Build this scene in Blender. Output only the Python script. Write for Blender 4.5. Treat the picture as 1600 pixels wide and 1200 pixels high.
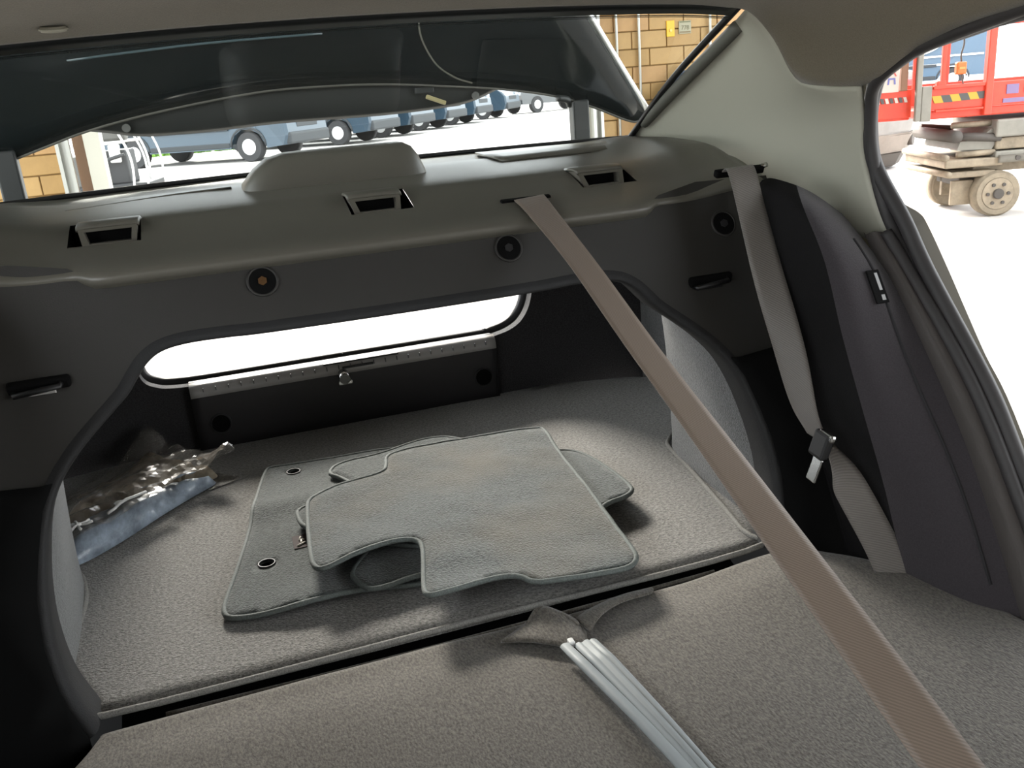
import bpy, bmesh, math, random
from mathutils import Vector, Matrix, noise
from mathutils.geometry import delaunay_2d_cdt
from mathutils.bvhtree import BVHTree

# ------------------------------------------------------------------ camera, world, lights, exposure
SC = bpy.context.scene
COL = SC.collection
for o in list(bpy.data.objects):
    bpy.data.objects.remove(o)

cam_d = bpy.data.cameras.new('camera')
cam = bpy.data.objects.new('camera', cam_d)
COL.objects.link(cam)
cam_d.sensor_fit = 'HORIZONTAL'
cam_d.sensor_width = 36.0
cam_d.lens = 36.0 * 1400 / 1600
cam_d.clip_start = 0.02
cam_d.clip_end = 300
_roll, _pitch, _yaw = math.radians(4.7), math.radians(18.3), math.radians(17.2)
_f = Vector((math.sin(_yaw) * math.cos(_pitch), math.cos(_yaw) * math.cos(_pitch), -math.sin(_pitch)))
_r0 = Vector((math.cos(_yaw), -math.sin(_yaw), 0))
_u0 = _r0.cross(_f)
_r = _r0 * math.cos(_roll) - _u0 * math.sin(_roll)
_u = _u0 * math.cos(_roll) + _r0 * math.sin(_roll)
cam.matrix_world = Matrix(((_r.x, _u.x, -_f.x, -.235), (_r.y, _u.y, -_f.y, 0.0), (_r.z, _u.z, -_f.z, 1.2), (0, 0, 0, 1)))
SC.camera = cam

world = bpy.data.worlds.new('overcast_sky')
SC.world = world
world.use_nodes = True
bg = world.node_tree.nodes['Background']
bg.inputs['Color'].default_value = (0.96, 1.0, 1.03, 1)
bg.inputs['Strength'].default_value = 1.0

sun_d = bpy.data.lights.new('sun', 'SUN')
sun_d.energy = 1.9
sun_d.angle = math.radians(16)
sun_d.color = (1.0, 0.95, 0.86)
sun = bpy.data.objects.new('sun', sun_d)
COL.objects.link(sun)
sun.rotation_euler = Vector((0.05, -0.86, -0.48)).to_track_quat('-Z', 'Y').to_euler()

SC.view_settings.view_transform = 'Standard'
SC.view_settings.look = 'None'
SC.view_settings.gamma = 1.0
SC.view_settings.use_curve_mapping = False
SC.view_settings.exposure = 2.6

# ------------------------------------------------------------------ materials
MATS = {}
def mat(name, col, rough=0.6, var=0.0, scale=60.0, bump=0.0, bscale=None, metal=0.0, sheen=0.0, coat=0.0, spec=0.5,
        speck=None, stretch=None, detail=4.0):
    """Principled material; var = colour variation by noise, bump = fine relief."""
    if name in MATS:
        return MATS[name]
    m = bpy.data.materials.new(name)
    m.use_nodes = True
    nt = m.node_tree
    b = nt.nodes['Principled BSDF']
    b.inputs['Base Color'].default_value = (*col, 1)
    b.inputs['Roughness'].default_value = rough
    b.inputs['Metallic'].default_value = metal
    b.inputs['Sheen Weight'].default_value = sheen
    b.inputs['Sheen Roughness'].default_value = 0.5
    b.inputs['Coat Weight'].default_value = coat
    b.inputs['Coat Roughness'].default_value = 0.08
    b.inputs['Specular IOR Level'].default_value = spec
    if var or bump:
        tc = nt.nodes.new('ShaderNodeTexCoord')
        src = tc.outputs['Object']
        if stretch:
            mp = nt.nodes.new('ShaderNodeMapping')
            mp.inputs['Scale'].default_value = stretch
            nt.links.new(src, mp.inputs['Vector'])
            src = mp.outputs['Vector']
        if var:
            n = nt.nodes.new('ShaderNodeTexNoise')
            n.inputs['Scale'].default_value = scale
            n.inputs['Detail'].default_value = detail
            n.inputs['Roughness'].default_value = 0.7
            nt.links.new(src, n.inputs['Vector'])
            r = nt.nodes.new('ShaderNodeValToRGB')
            r.color_ramp.elements[0].position = 0.33
            r.color_ramp.elements[1].position = 0.67
            lo = speck or [c * (1 - var) for c in col]
            r.color_ramp.elements[0].color = (*lo, 1)
            r.color_ramp.elements[1].color = (*[min(1, c * (1 + var)) for c in col], 1)
            nt.links.new(n.outputs['Fac'], r.inputs['Fac'])
            nt.links.new(r.outputs['Color'], b.inputs['Base Color'])
        if bump:
            n2 = nt.nodes.new('ShaderNodeTexNoise')
            n2.inputs['Scale'].default_value = bscale or scale
            n2.inputs['Detail'].default_value = 3
            nt.links.new(src, n2.inputs['Vector'])
            bp = nt.nodes.new('ShaderNodeBump')
            bp.inputs['Strength'].default_value = bump
            bp.inputs['Distance'].default_value = 0.002
            nt.links.new(n2.outputs['Fac'], bp.inputs['Height'])
            nt.links.new(bp.outputs['Normal'], b.inputs['Normal'])
    MATS[name] = m
    return m

def glass_mat(name, tint=(1, 1, 1), gloss=0.08, rough=0.0, haze=None):
    """Thin pane: transparent plus a weak mirror, stronger at grazing angles."""
    if name in MATS:
        return MATS[name]
    m = bpy.data.materials.new(name)
    m.use_nodes = True
    nt = m.node_tree
    nt.nodes.clear()
    out = nt.nodes.new('ShaderNodeOutputMaterial')
    tr = nt.nodes.new('ShaderNodeBsdfTransparent')
    tr.inputs['Color'].default_value = (*tint, 1)
    gl = nt.nodes.new('ShaderNodeBsdfGlossy')
    gl.inputs['Roughness'].default_value = rough
    lw = nt.nodes.new('ShaderNodeFresnel')
    lw.inputs['IOR'].default_value = 1.0 + gloss * 5
    mx = nt.nodes.new('ShaderNodeMixShader')
    nt.links.new(lw.outputs['Fac'], mx.inputs['Fac'])
    nt.links.new(tr.outputs[0], mx.inputs[1])
    nt.links.new(gl.outputs[0], mx.inputs[2])
    last = mx.outputs[0]
    if haze:
        df = nt.nodes.new('ShaderNodeBsdfDiffuse')
        df.inputs['Color'].default_value = (*haze[1], 1)
        m2 = nt.nodes.new('ShaderNodeMixShader')
        m2.inputs['Fac'].default_value = haze[0]
        nt.links.new(last, m2.inputs[1])
        nt.links.new(df.outputs[0], m2.inputs[2])
        last = m2.outputs[0]
    nt.links.new(last, out.inputs['Surface'])
    MATS[name] = m
    return m

def belt_mat(name, col):
    """Woven webbing: fine diagonal twill lines."""
    m = mat(name, col, 0.5, sheen=0.1)
    nt = m.node_tree
    b = nt.nodes['Principled BSDF']
    uv = nt.nodes.new('ShaderNodeUVMap')
    mp = nt.nodes.new('ShaderNodeMapping')
    mp.inputs['Rotation'].default_value = (0, 0, math.radians(35))
    nt.links.new(uv.outputs[0], mp.inputs['Vector'])
    w = nt.nodes.new('ShaderNodeTexWave')
    w.inputs['Scale'].default_value = 90
    w.inputs['Distortion'].default_value = 0.0
    nt.links.new(mp.outputs['Vector'], w.inputs['Vector'])
    mix = nt.nodes.new('ShaderNodeMix')
    mix.data_type = 'RGBA'
    mix.inputs['A'].default_value = (*[c * 0.78 for c in col], 1)
    mix.inputs['B'].default_value = (*[c * 1.15 for c in col], 1)
    nt.links.new(w.outputs['Fac'], mix.inputs['Factor'])
    nt.links.new(mix.outputs['Result'], b.inputs['Base Color'])
    bp = nt.nodes.new('ShaderNodeBump')
    bp.inputs['Strength'].default_value = 0.3
    bp.inputs['Distance'].default_value = 0.0006
    nt.links.new(w.outputs['Fac'], bp.inputs['Height'])
    nt.links.new(bp.outputs['Normal'], b.inputs['Normal'])
    return m

def carpet(name, col, var=0.45, scale=260, bump=0.9):
    return mat(name, col, 0.95, var=var, scale=scale, bump=bump, bscale=scale * 1.6, sheen=0.35, spec=0.1)

M_TRUNK = carpet('trunk_carpet', (.165, .159, .146), .6, 190, 1.2)
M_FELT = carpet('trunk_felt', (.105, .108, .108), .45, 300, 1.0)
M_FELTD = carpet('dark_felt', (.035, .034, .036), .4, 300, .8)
M_MAT = carpet('mat_pile', (.060, .070, .066), .6, 200, 1.3)
M_MATEDGE = mat('mat_binding', (.105, .12, .113), .8, var=.3, scale=400, bump=.5)
M_SEAT = mat('seat_backing_fabric', (.112, .101, .086), .92, var=.5, scale=360, bump=.6, sheen=.25, spec=.15, stretch=(1, .5, 1))
M_PLAST = mat('grained_grey_plastic', (.105, .099, .081), .40, bump=.12, bscale=900, spec=.5)
M_BULK = mat('bulkhead_plastic', (.026, .0245, .022), .58, bump=.15, bscale=700, spec=.4)
M_RIM = mat('bulkhead_rim', (.020, .020, .0205), .7, bump=.3, bscale=500, spec=.3)
M_BLACK = mat('black_plastic', (.008, .008, .009), .5)
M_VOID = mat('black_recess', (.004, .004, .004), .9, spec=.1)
M_COPPER = mat('bolt_bronze', (.20, .11, .05), .4, metal=.8)
M_STEEL = mat('bright_steel', (.62, .62, .6), .25, metal=1.0)
M_LINER = mat('headliner_cloth', (.175, .152, .11), .95, var=.12, scale=500, bump=.3, sheen=.2, spec=.1)
M_PILLAR = mat('pillar_plastic', (.42, .41, .335), .6, bump=.1, bscale=800, spec=.3)
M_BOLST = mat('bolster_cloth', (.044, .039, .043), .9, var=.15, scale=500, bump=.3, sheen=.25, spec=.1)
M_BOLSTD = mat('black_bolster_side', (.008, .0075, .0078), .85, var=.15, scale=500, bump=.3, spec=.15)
M_SILL = mat('sill_trim', (.06, .052, .048), .75, bump=.2, bscale=600)
M_SEAL = mat('door_seal_rubber', (.035, .032, .032), .6)
M_PAINT = mat('navy_black_paint', (.006, .009, .010), .16, coat=.4, spec=.35)
M_LIDIN = mat('lid_inner_metal', (.03, .032, .03), .45)
M_BODY = mat('car_body_paint', (.05, .042, .026), .6, spec=.15)
M_BELT = belt_mat('brown_grey_webbing', (.17, .13, .10))
M_BELT2 = belt_mat('grey_webbing', (.16, .145, .13))
M_STRIP = mat('pale_grey_strip', (.27, .295, .30), .55)
M_GLASS = glass_mat('rear_glass_pane', (.93, .97, .95), .09)
M_BAG = glass_mat('clear_plastic_film', (.96, .95, .93), .09, .18, (.16, (.5, .47, .42)))
M_BLUEPK = mat('blue_grey_wrap', (.30, .355, .42), .3, var=.45, scale=26, bump=.9, bscale=60, stretch=(1, .4, 1))
M_BROWNPK = mat('brown_paper', (.33, .27, .19), .6, var=.4, scale=25, bump=.4)
M_SILLPL = mat('sill_plastic', (.018, .017, .019), .5, bump=.2, bscale=600)
M_LITEDGE = mat('painted_lit_edge', (.40, .39, .38), .45)

# ------------------------------------------------------------------ mesh helpers
def link(name, me, m=None, parent=None, smooth=False):
    o = bpy.data.objects.new(name, me)
    COL.objects.link(o)
    if m:
        me.materials.append(m)
    if smooth:
        for p in me.polygons:
            p.use_smooth = True
    if parent:
        o.parent = parent
    return o

def pydata(name, v, f, m=None, parent=None, smooth=False):
    me = bpy.data.meshes.new(name)
    me.from_pydata([tuple(p) for p in v], [], f)
    me.update()
    return link(name, me, m, parent, smooth)

def frombm(name, bm, m=None, parent=None, smooth=False):
    bmesh.ops.recalc_face_normals(bm, faces=bm.faces)
    me = bpy.data.meshes.new(name)
    bm.to_mesh(me)
    bm.free()
    return link(name, me, m, parent, smooth)

def tag(o, label=None, cat=None, group=None, kind=None):
    if label: o['label'] = label
    if cat: o['category'] = cat
    if group: o['group'] = group
    if kind: o['kind'] = kind
    return o

def empty(name, loc=(0, 0, 0), rz=0.0):
    o = bpy.data.objects.new(name, None)
    COL.objects.link(o)
    o.location = loc
    o.rotation_euler = (0, 0, rz)
    o.empty_display_size = .05
    return o

def cat1(p0, p1, p2, p3, t):
    return (p1 * 2 + (p2 - p0) * t + (p0 * 2 - p1 * 5 + p2 * 4 - p3) * t * t + (p1 * 3 - p0 - p2 * 3 + p3) * t * t * t) * .5

def spline(pts, n=6, closed=False):
    P = [Vector(p) for p in pts]
    N = len(P)
    out = []
    seg = N if closed else N - 1
    for i in range(seg):
        if closed:
            a, b, c, d = P[i - 1], P[i], P[(i + 1) % N], P[(i + 2) % N]
        else:
            a = P[i - 1] if i else P[0] * 2 - P[1]
            b, c = P[i], P[i + 1]
            d = P[i + 2] if i + 2 < N else P[-1] * 2 - P[-2]
        for k in range(n):
            out.append(cat1(a, b, c, d, k / n))
    if not closed:
        out.append(P[-1].copy())
    return out

def chaikin(pts, it=2, closed=True):
    P = [Vector(p) for p in pts]
    for _ in range(it):
        q = []
        N = len(P)
        for i in range(N if closed else N - 1):
            a, b = P[i], P[(i + 1) % N]
            q += [a * .75 + b * .25, a * .25 + b * .75]
        if not closed:
            q = [P[0]] + q + [P[-1]]
        P = q
    return P

def grid(name, rows, m, parent=None, smooth=True, skip=None, thick=0.0, off=-1.0):
    """rows: list of equal-length point rows -> quad mesh; skip(i,j) leaves a cell open."""
    nr, nc = len(rows), len(rows[0])
    v = [p for r in rows for p in r]
    f = []
    for i in range(nr - 1):
        for j in range(nc - 1):
            if skip and skip(i, j):
                continue
            f.append((i * nc + j, i * nc + j + 1, (i + 1) * nc + j + 1, (i + 1) * nc + j))
    o = pydata(name, v, f, m, parent, smooth)
    if thick:
        s = o.modifiers.new('thickness', 'SOLIDIFY')
        s.thickness = thick
        s.offset = off
    return o

def surf(name, ctrl, m, nu=6, nv=6, parent=None, thick=0.0, off=-1.0):
    rows = [spline(r, nu) for r in ctrl]
    cols = [spline([r[j] for r in rows], nv) for j in range(len(rows[0]))]
    rr = [[cols[j][i] for j in range(len(cols))] for i in range(len(cols[0]))]
    return grid(name, rr, m, parent, True, None, thick, off)

def bm_box(bm, c, s, bev=0.0, seg=2, rot=None):
    r = bmesh.ops.create_cube(bm, size=1.0)
    vs = r['verts']
    bmesh.ops.scale(bm, vec=Vector(s), verts=vs)
    if bev:
        es = list({e for v in vs for e in v.link_edges})
        g = bmesh.ops.bevel(bm, geom=es, offset=bev, segments=seg, affect='EDGES', profile=.5)
        vs = list({v for f in g['faces'] for v in f.verts} | {v for v in vs if v.is_valid})
    if rot is not None:
        bmesh.ops.transform(bm, matrix=rot, verts=vs)
    bmesh.ops.translate(bm, vec=Vector(c), verts=vs)
    return vs

def box(name, c, s, m, parent=None, bev=0.0, rot=None, smooth=False):
    bm = bmesh.new()
    bm_box(bm, c, s, bev, 2, rot)
    return frombm(name, bm, m, parent, smooth)

def box2(name, a, b, m, parent=None, bev=0.0):
    c = [(a[i] + b[i]) / 2 for i in range(3)]
    s = [abs(b[i] - a[i]) for i in range(3)]
    return box(name, c, s, m, parent, bev)

def tube(name, pts, r, m, parent=None, n=8, closed=False, flat=None):
    """Swept tube along points (flat = (rx, ry) scale of the section)."""
    P = [Vector(p) for p in pts]
    N = len(P)
    v, f = [], []
    a = None
    for i, p in enumerate(P):
        if closed:
            t = P[(i + 1) % N] - P[i - 1]
        else:
            t = P[min(i + 1, N - 1)] - P[max(i - 1, 0)]
        t.normalize()
        if a is None:
            a = t.cross(Vector((0, 0, 1)) if abs(t.z) < .9 else Vector((1, 0, 0))).normalized()
        else:
            a = (a - t * a.dot(t)).normalized()
        b = a.cross(t).normalized()
        for k in range(n):
            an = 2 * math.pi * k / n
            ca, sa = math.cos(an) * r, math.sin(an) * r
            if flat:
                ca *= flat[0]; sa *= flat[1]
            v.append(p + a * ca + b * sa)
    for i in range(N if closed else N - 1):
        j = (i + 1) % N
        for k in range(n):
            f.append((i * n + k, i * n + (k + 1) % n, j * n + (k + 1) % n, j * n + k))
    if not closed:
        f.append(tuple(range(n))[::-1])
        f.append(tuple((N - 1) * n + k for k in range(n)))
    return pydata(name, v, f, m, parent, True)

def cyl(name, c, axis, r, h, m, parent=None, n=24, bev=0.0, r2=None):
    bm = bmesh.new()
    g = bmesh.ops.create_cone(bm, cap_ends=True, segments=n, radius1=r, radius2=r if r2 is None else r2, depth=h)
    if bev:
        es = [e for e in bm.edges if len(e.link_faces) == 2 and any(len(q.verts) > 4 for q in e.link_faces)]
        bmesh.ops.bevel(bm, geom=es, offset=bev, segments=2, affect='EDGES')
    q = Vector(axis).to_track_quat('Z', 'Y').to_matrix().to_4x4()
    bmesh.ops.transform(bm, matrix=Matrix.Translation(Vector(c)) @ q, verts=bm.verts)
    o = frombm(name, bm, m, parent, False)
    for p in o.data.polygons:
        p.use_smooth = len(p.vertices) == 4
    return o

def cdt_fill(outer, holes=(), step=0.03, inside=True):
    """Triangulate a 2-D outline with holes and interior grid points -> (verts2d, faces)."""
    pts = [Vector((p[0], p[1])) for p in outer]
    loops = [list(range(len(pts)))]
    for h in holes:
        s = len(pts)
        pts += [Vector((p[0], p[1])) for p in h]
        loops.append(list(range(s, len(pts))))
    def inpoly(x, y, poly):
        c = False
        n = len(poly)
        for i in range(n):
            x1, y1 = poly[i][0], poly[i][1]
            x2, y2 = poly[i - 1][0], poly[i - 1][1]
            if (y1 > y) != (y2 > y) and x < (x2 - x1) * (y - y1) / (y2 - y1) + x1:
                c = not c
        return c
    ob = [(p[0], p[1]) for p in outer]
    hb = [[(p[0], p[1]) for p in h] for h in holes]
    allb = ob + [q for h in hb for q in h]
    if step:
        x0, x1 = min(p[0] for p in ob), max(p[0] for p in ob)
        y0, y1 = min(p[1] for p in ob), max(p[1] for p in ob)
        ny = int((y1 - y0) / step) + 1
        nx = int((x1 - x0) / step) + 1
        for i in range(nx + 1):
            for j in range(ny + 1):
                x = x0 + (i + (.5 if j % 2 else 0)) * step
                y = y0 + j * step
                if not inpoly(x, y, ob) or any(inpoly(x, y, h) for h in hb):
                    continue
                if min((x - a) ** 2 + (y - b) ** 2 for a, b in allb) < (step * .45) ** 2:
                    continue
                pts.append(Vector((x, y)))
    edges = [(l[i], l[(i + 1) % len(l)]) for l in loops for i in range(len(l))]
    r = delaunay_2d_cdt(pts, edges, [], 0, 1e-6)
    V, F = r[0], r[2]
    keep = []
    for t in F:
        cx = sum(V[i].x for i in t) / 3
        cy = sum(V[i].y for i in t) / 3
        if inpoly(cx, cy, ob) and not any(inpoly(cx, cy, h) for h in hb):
            keep.append(tuple(t))
    return V, keep

def prism(name, outline, mp, depth, m, parent=None, bev=0.0, smooth=False):
    """Extrude a 2-D outline: mp(x, y, d) maps to 3-D, d in {0, depth}."""
    n = len(outline)
    bm = bmesh.new()
    a = [bm.verts.new(mp(p[0], p[1], 0)) for p in outline]
    b = [bm.verts.new(mp(p[0], p[1], depth)) for p in outline]
    bm.faces.new(a)
    bm.faces.new(b[::-1])
    for i in range(n):
        bm.faces.new((a[i], b[i], b[(i + 1) % n], a[(i + 1) % n]))
    if bev:
        es = [e for e in bm.edges if any(len(q.verts) > 4 or q.verts[0] in a and len(q.verts) == n for q in e.link_faces)]
        bmesh.ops.bevel(bm, geom=es, offset=bev, segments=2, affect='EDGES')
    return frombm(name, bm, m, parent, smooth)

def copy_tree(o, parent=None):
    c = o.copy()
    COL.objects.link(c)
    if parent:
        c.parent = parent
    for ch in [k for k in bpy.data.objects if k.parent == o]:
        copy_tree(ch, c)
    return c

def nz(x, y, s, seed=0.0):
    return noise.noise(Vector((x * s, y * s, seed)))

# ================================================================== THE YARD AND THE GARAGE SHELL
def plane_rect(name, x0, x1, y0, y1, z, m, th=.1):
    return box2(name, (x0, y0, z - th), (x1, y1, z), m)

M_GROUND = mat('pale_concrete', (.55, .52, .49), .9, var=.12, scale=1.5, bump=.2, bscale=40)
tag(plane_rect('ground', -60, 80, -30, 110, 0, M_GROUND), 'pale sunlit concrete yard around the garage', kind='structure')

M_BRICKS = []
for k, c in enumerate([(.40, .245, .09), (.42, .26, .10), (.375, .225, .08), (.42, .245, .10)]):
    M_BRICKS.append(mat('tan_brick_%s' % 'abcd'[k], c, .6, var=.08, scale=9))
M_MORTAR = mat('brown_mortar', (.25, .15, .055), .9)
WY = 6.0
def brick_wall(name, x0, x1, label, seed, zmax=2.76):
    rnd = random.Random(seed)
    w = box2(name, (x0, WY + .012, 0), (x1, WY + .3, 2.76), M_MORTAR)
    box2('upper_wall', (x0, WY, 2.76), (x1, WY + .3, 3.6), M_BRICKS[0], w)
    tag(w, label, kind='structure')
    bw, bh = .268, .115
    me = []
    for mm in M_BRICKS:
        bm = bmesh.new()
        bm_box(bm, (0, 0, 0), (bw - .007, .03, bh - .007), .003, 1)
        mesh = bpy.data.meshes.new('brick')
        bmesh.ops.recalc_face_normals(bm, faces=bm.faces)
        bm.to_mesh(mesh)
        bm.free()
        mesh.materials.append(mm)
        me.append(mesh)
    nr = int(zmax / bh)
    for r in range(nr):
        x = x0 + bw / 2 + (bw / 2 if r % 2 else 0)
        if r % 2:
            for hx in (x0 + bw / 4, x0 + int((x1 - x0) / bw + .01) * bw - bw / 4):
                o = bpy.data.objects.new('half_brick', rnd.choice(me))
                COL.objects.link(o)
                o.parent = w
                o.scale = (.49, 1, 1)
                o.location = (hx, WY + .015, bh * (r + .5))
        while x + bw / 2 <= x1 + .001:
            o = bpy.data.objects.new('brick', rnd.choice(me))
            COL.objects.link(o)
            o.parent = w
            o.location = (x, WY + .015 - rnd.uniform(0, .003), bh * (r + .5))
            x += bw
    return w
brick_wall('wall_right', 2.42, 4.3, 'tan glazed brick wall beside the garage door opening, with signs on it', 3)
brick_wall('wall_left', -2.38, -1.04, 'tan glazed brick wall on the far side of the garage door opening', 4)

M_ROOF = mat('garage_roof_boards', (.07, .065, .06), .9)
tag(box2('ceiling_garage', (-3.2, -5.5, 3.6), (4.6, 6.3, 3.75), M_ROOF), 'dark flat garage roof over the car', kind='structure')

M_GWALL = mat('light_blocker_wall', (.10, .09, .075), .9, var=.1, scale=2)
tag(box2('wall_light_blocker', (-3.2, -5.6, 0), (4.6, -5.4, 3.65), M_GWALL), 'unseen dark garage wall added ahead of the car to block light from the front', kind='structure')  # unseen wall, added to keep light from the front out of the cabin


M_JAMB = mat('painted_jamb', (.55, .53, .46), .5)
M_TRACK = mat('galvanised_track', (.50, .50, .47), .35, metal=.7)
M_BRWOOD = mat('brown_jamb_board', (.22, .13, .08), .7)
# left door jamb (pipes and boards), right door jamb
jl = tag(empty('door_jamb', (-.95, WY, 0)), 'pale garage door jamb with brown board beside the left brick wall', 'door jamb')
box2('board', (-.005, -.02, 0), (.055, .1, 3.25), M_BRWOOD, jl)
box2('post', (.06, -.06, 0), (.15, .14, 3.25), M_JAMB, jl)
tr = tag(empty('door_track', (-.99, WY - .09, 0)), 'galvanised garage door track rail beside the left brick wall', 'track')
box2('rail', (-.05, -.02, 0), (-.03, .03, 3.2), M_TRACK, tr)
box2('rail', (.005, -.02, 0), (.025, .03, 3.2), M_TRACK, tr)
box2('web', (-.03, .022, 0), (.005, .03, 3.2), M_TRACK, tr)
jr = tag(empty('door_jamb', (2.33, WY, 0)), 'pale garage door jamb beside the brick wall with signs', 'door jamb')
box2('post', (-.06, -.04, 0), (.03, .14, 3.25), M_JAMB, jr)
box2('board', (.032, -.02, 0), (.085, .1, 3.25), M_BRWOOD, jr)
tr2 = tag(empty('door_track', (2.38, WY - .09, 0)), 'galvanised garage door track rail beside the brick wall with signs', 'track')
box2('rail', (-.05, -.02, 0), (-.03, .03, 3.2), M_TRACK, tr2)
box2('rail', (.005, -.02, 0), (.025, .03, 3.2), M_TRACK, tr2)
box2('web', (-.03, .022, 0), (.005, .03, 3.2), M_TRACK, tr2)
for x, lab, lo in ((2.565, 'thin steel conduit with a box, running up the brick wall next to the door track', 1.28), (2.735, 'thin steel conduit running up the brick wall close to the yellow sign', None), (3.29, 'thin steel conduit running up the brick wall past the grey sign', None)):
    c = tag(empty('conduit', (x, WY - .02, 0)), lab, 'conduit')
    tube('pipe', [(0, 0, 0), (0, 0, 1.6), (0, 0, 3.2)], .010, M_TRACK, c)
    for z in (.5, 1.62, 2.4):
        box('clip', (0, .003, z), (.05, .024, .02), M_TRACK, c)
    if lo:
        box('junction_box', (0, 0, 1.0), (.05, .03, .09), mat('teal_box', (.10, .2, .19), .5), c, .004)

def text_mesh(name, txt, size, m, parent, loc, rot, align='CENTER'):
    cu = bpy.data.curves.new(name, 'FONT')
    cu.body = txt
    cu.size = size
    cu.align_x = align
    cu.align_y = 'CENTER'
    cu.extrude = .0006
    o = bpy.data.objects.new(name, cu)
    COL.objects.link(o)
    dg = bpy.context.evaluated_depsgraph_get()
    me = bpy.data.meshes.new_from_object(o.evaluated_get(dg))
    bpy.data.objects.remove(o)
    bpy.data.curves.remove(cu)
    t = link(name, me, m, parent)
    t.location = loc
    t.rotation_euler = rot
    return t

ys = tag(empty('yellow_sign', (2.985, WY - .006, 1.497)), 'small yellow plastic sign on the tan brick wall', 'sign')
box('plate', (0, 0, 0), (.062, .008, .105), mat('yellow_sign', (.72, .42, .01), .4), ys, .002)
cyl('button', (0, -.006, -.012), (0, 1, 0), .01, .006, mat('yellow_light', (.8, .5, .12), .3), ys, 12)
gs = tag(empty('grey_sign', (3.098, WY - .006, 1.50)), 'small grey number sign on the tan brick wall beside the yellow sign', 'sign')
box('plate', (0, 0, 0), (.095, .008, .085), mat('grey_sign', (.36, .34, .24), .6), gs, .002)
text_mesh('lettering', '778', .042, mat('sign_ink', (.16, .14, .08), .7), gs, (0, -.0052, -.004), (math.pi / 2, 0, 0))
box('stripe', (0, -.0045, -.031), (.085, .002, .009), mat('sign_bar', (.2, .15, .08), .7), gs)
box('stripe', (0, -.0045, .035), (.085, .002, .008), mat('sign_bar_green', (.13, .14, .07), .7), gs)

# blue-grey jacket hanging on the wall, only its shoulder shows above the pillar
jk = tag(empty('hanging_jacket', (3.02, WY - .13, .47)), 'blue grey work jacket hanging on the tan brick wall', 'jacket')
M_JACK = mat('blue_grey_cloth', (.09, .12, .18), .85, var=.3, scale=14, bump=.4, bscale=40)
rows = []
for z, hw, hd, cx in ((.02, .19, .085, 0), (.2, .18, .085, 0), (.42, .185, .09, 0), (.55, .19, .085, 0), (.63, .165, .07, .01), (.68, .11, .05, .02), (.71, .05, .04, .02), (.735, .035, .03, .02)):
    r = []
    for k in range(21):
        a = 2 * math.pi * k / 20
        r.append(Vector((cx + math.cos(a) * hw * (1 + .06 * math.sin(5 * a)), math.sin(a) * hd, z + .012 * math.sin(3 * a + z * 9))))
    rows.append(r)
grid('torso_panel', rows, M_JACK, jk)
for s in (-1, 1):
    tube('sleeve', spline([(s * .15, 0, .60), (s * .215, -.01, .42), (s * .22, -.01, .2), (s * .20, -.015, .02)], 4), .055, M_JACK, jk, 10)
tube('collar', [(.02 + .04 * math.cos(a), .035 * math.sin(a), .735) for a in [2 * math.pi * k / 14 for k in range(14)]], .012, M_JACK, jk, 6, True)
cyl('hook', (.02, .06, .77), (0, 1, 0), .008, .1, M_TRACK, jk, 8)

# ------------------------------------------------------------------ vans in the yard
M_VAN = mat('dull_blue_paint', (.014, .034, .055), .4, coat=.3)
M_VANG = mat('dark_grey_paint', (.05, .055, .06), .35, coat=.5)
M_VANDK = mat('van_trim', (.022, .026, .03), .7)
M_TYRE = mat('tyre', (.03, .03, .032), .9)
M_RIMW = mat('white_wheel', (.5, .5, .5), .4)
M_LAMP = mat('lamp_glass', (.3, .32, .34), .2, coat=.3)
M_DKGL = mat('dark_vehicle_glass', (.02, .03, .04), .08)
M_RED = mat('red_lamp', (.45, .02, .02), .3)

def wheel(parent, c, r, w, mrim, name='wheel'):
    o = cyl(name, c, (0, 1, 0), r, w, M_TYRE, parent, 28, .02)
    s = -1 if c[1] < 0 else 1
    h = cyl('hub', (c[0], c[1] + s * w * .5, c[2]), (0, 1, 0), r * .54, .02, mrim, o, 20, .006)
    return o

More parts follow.
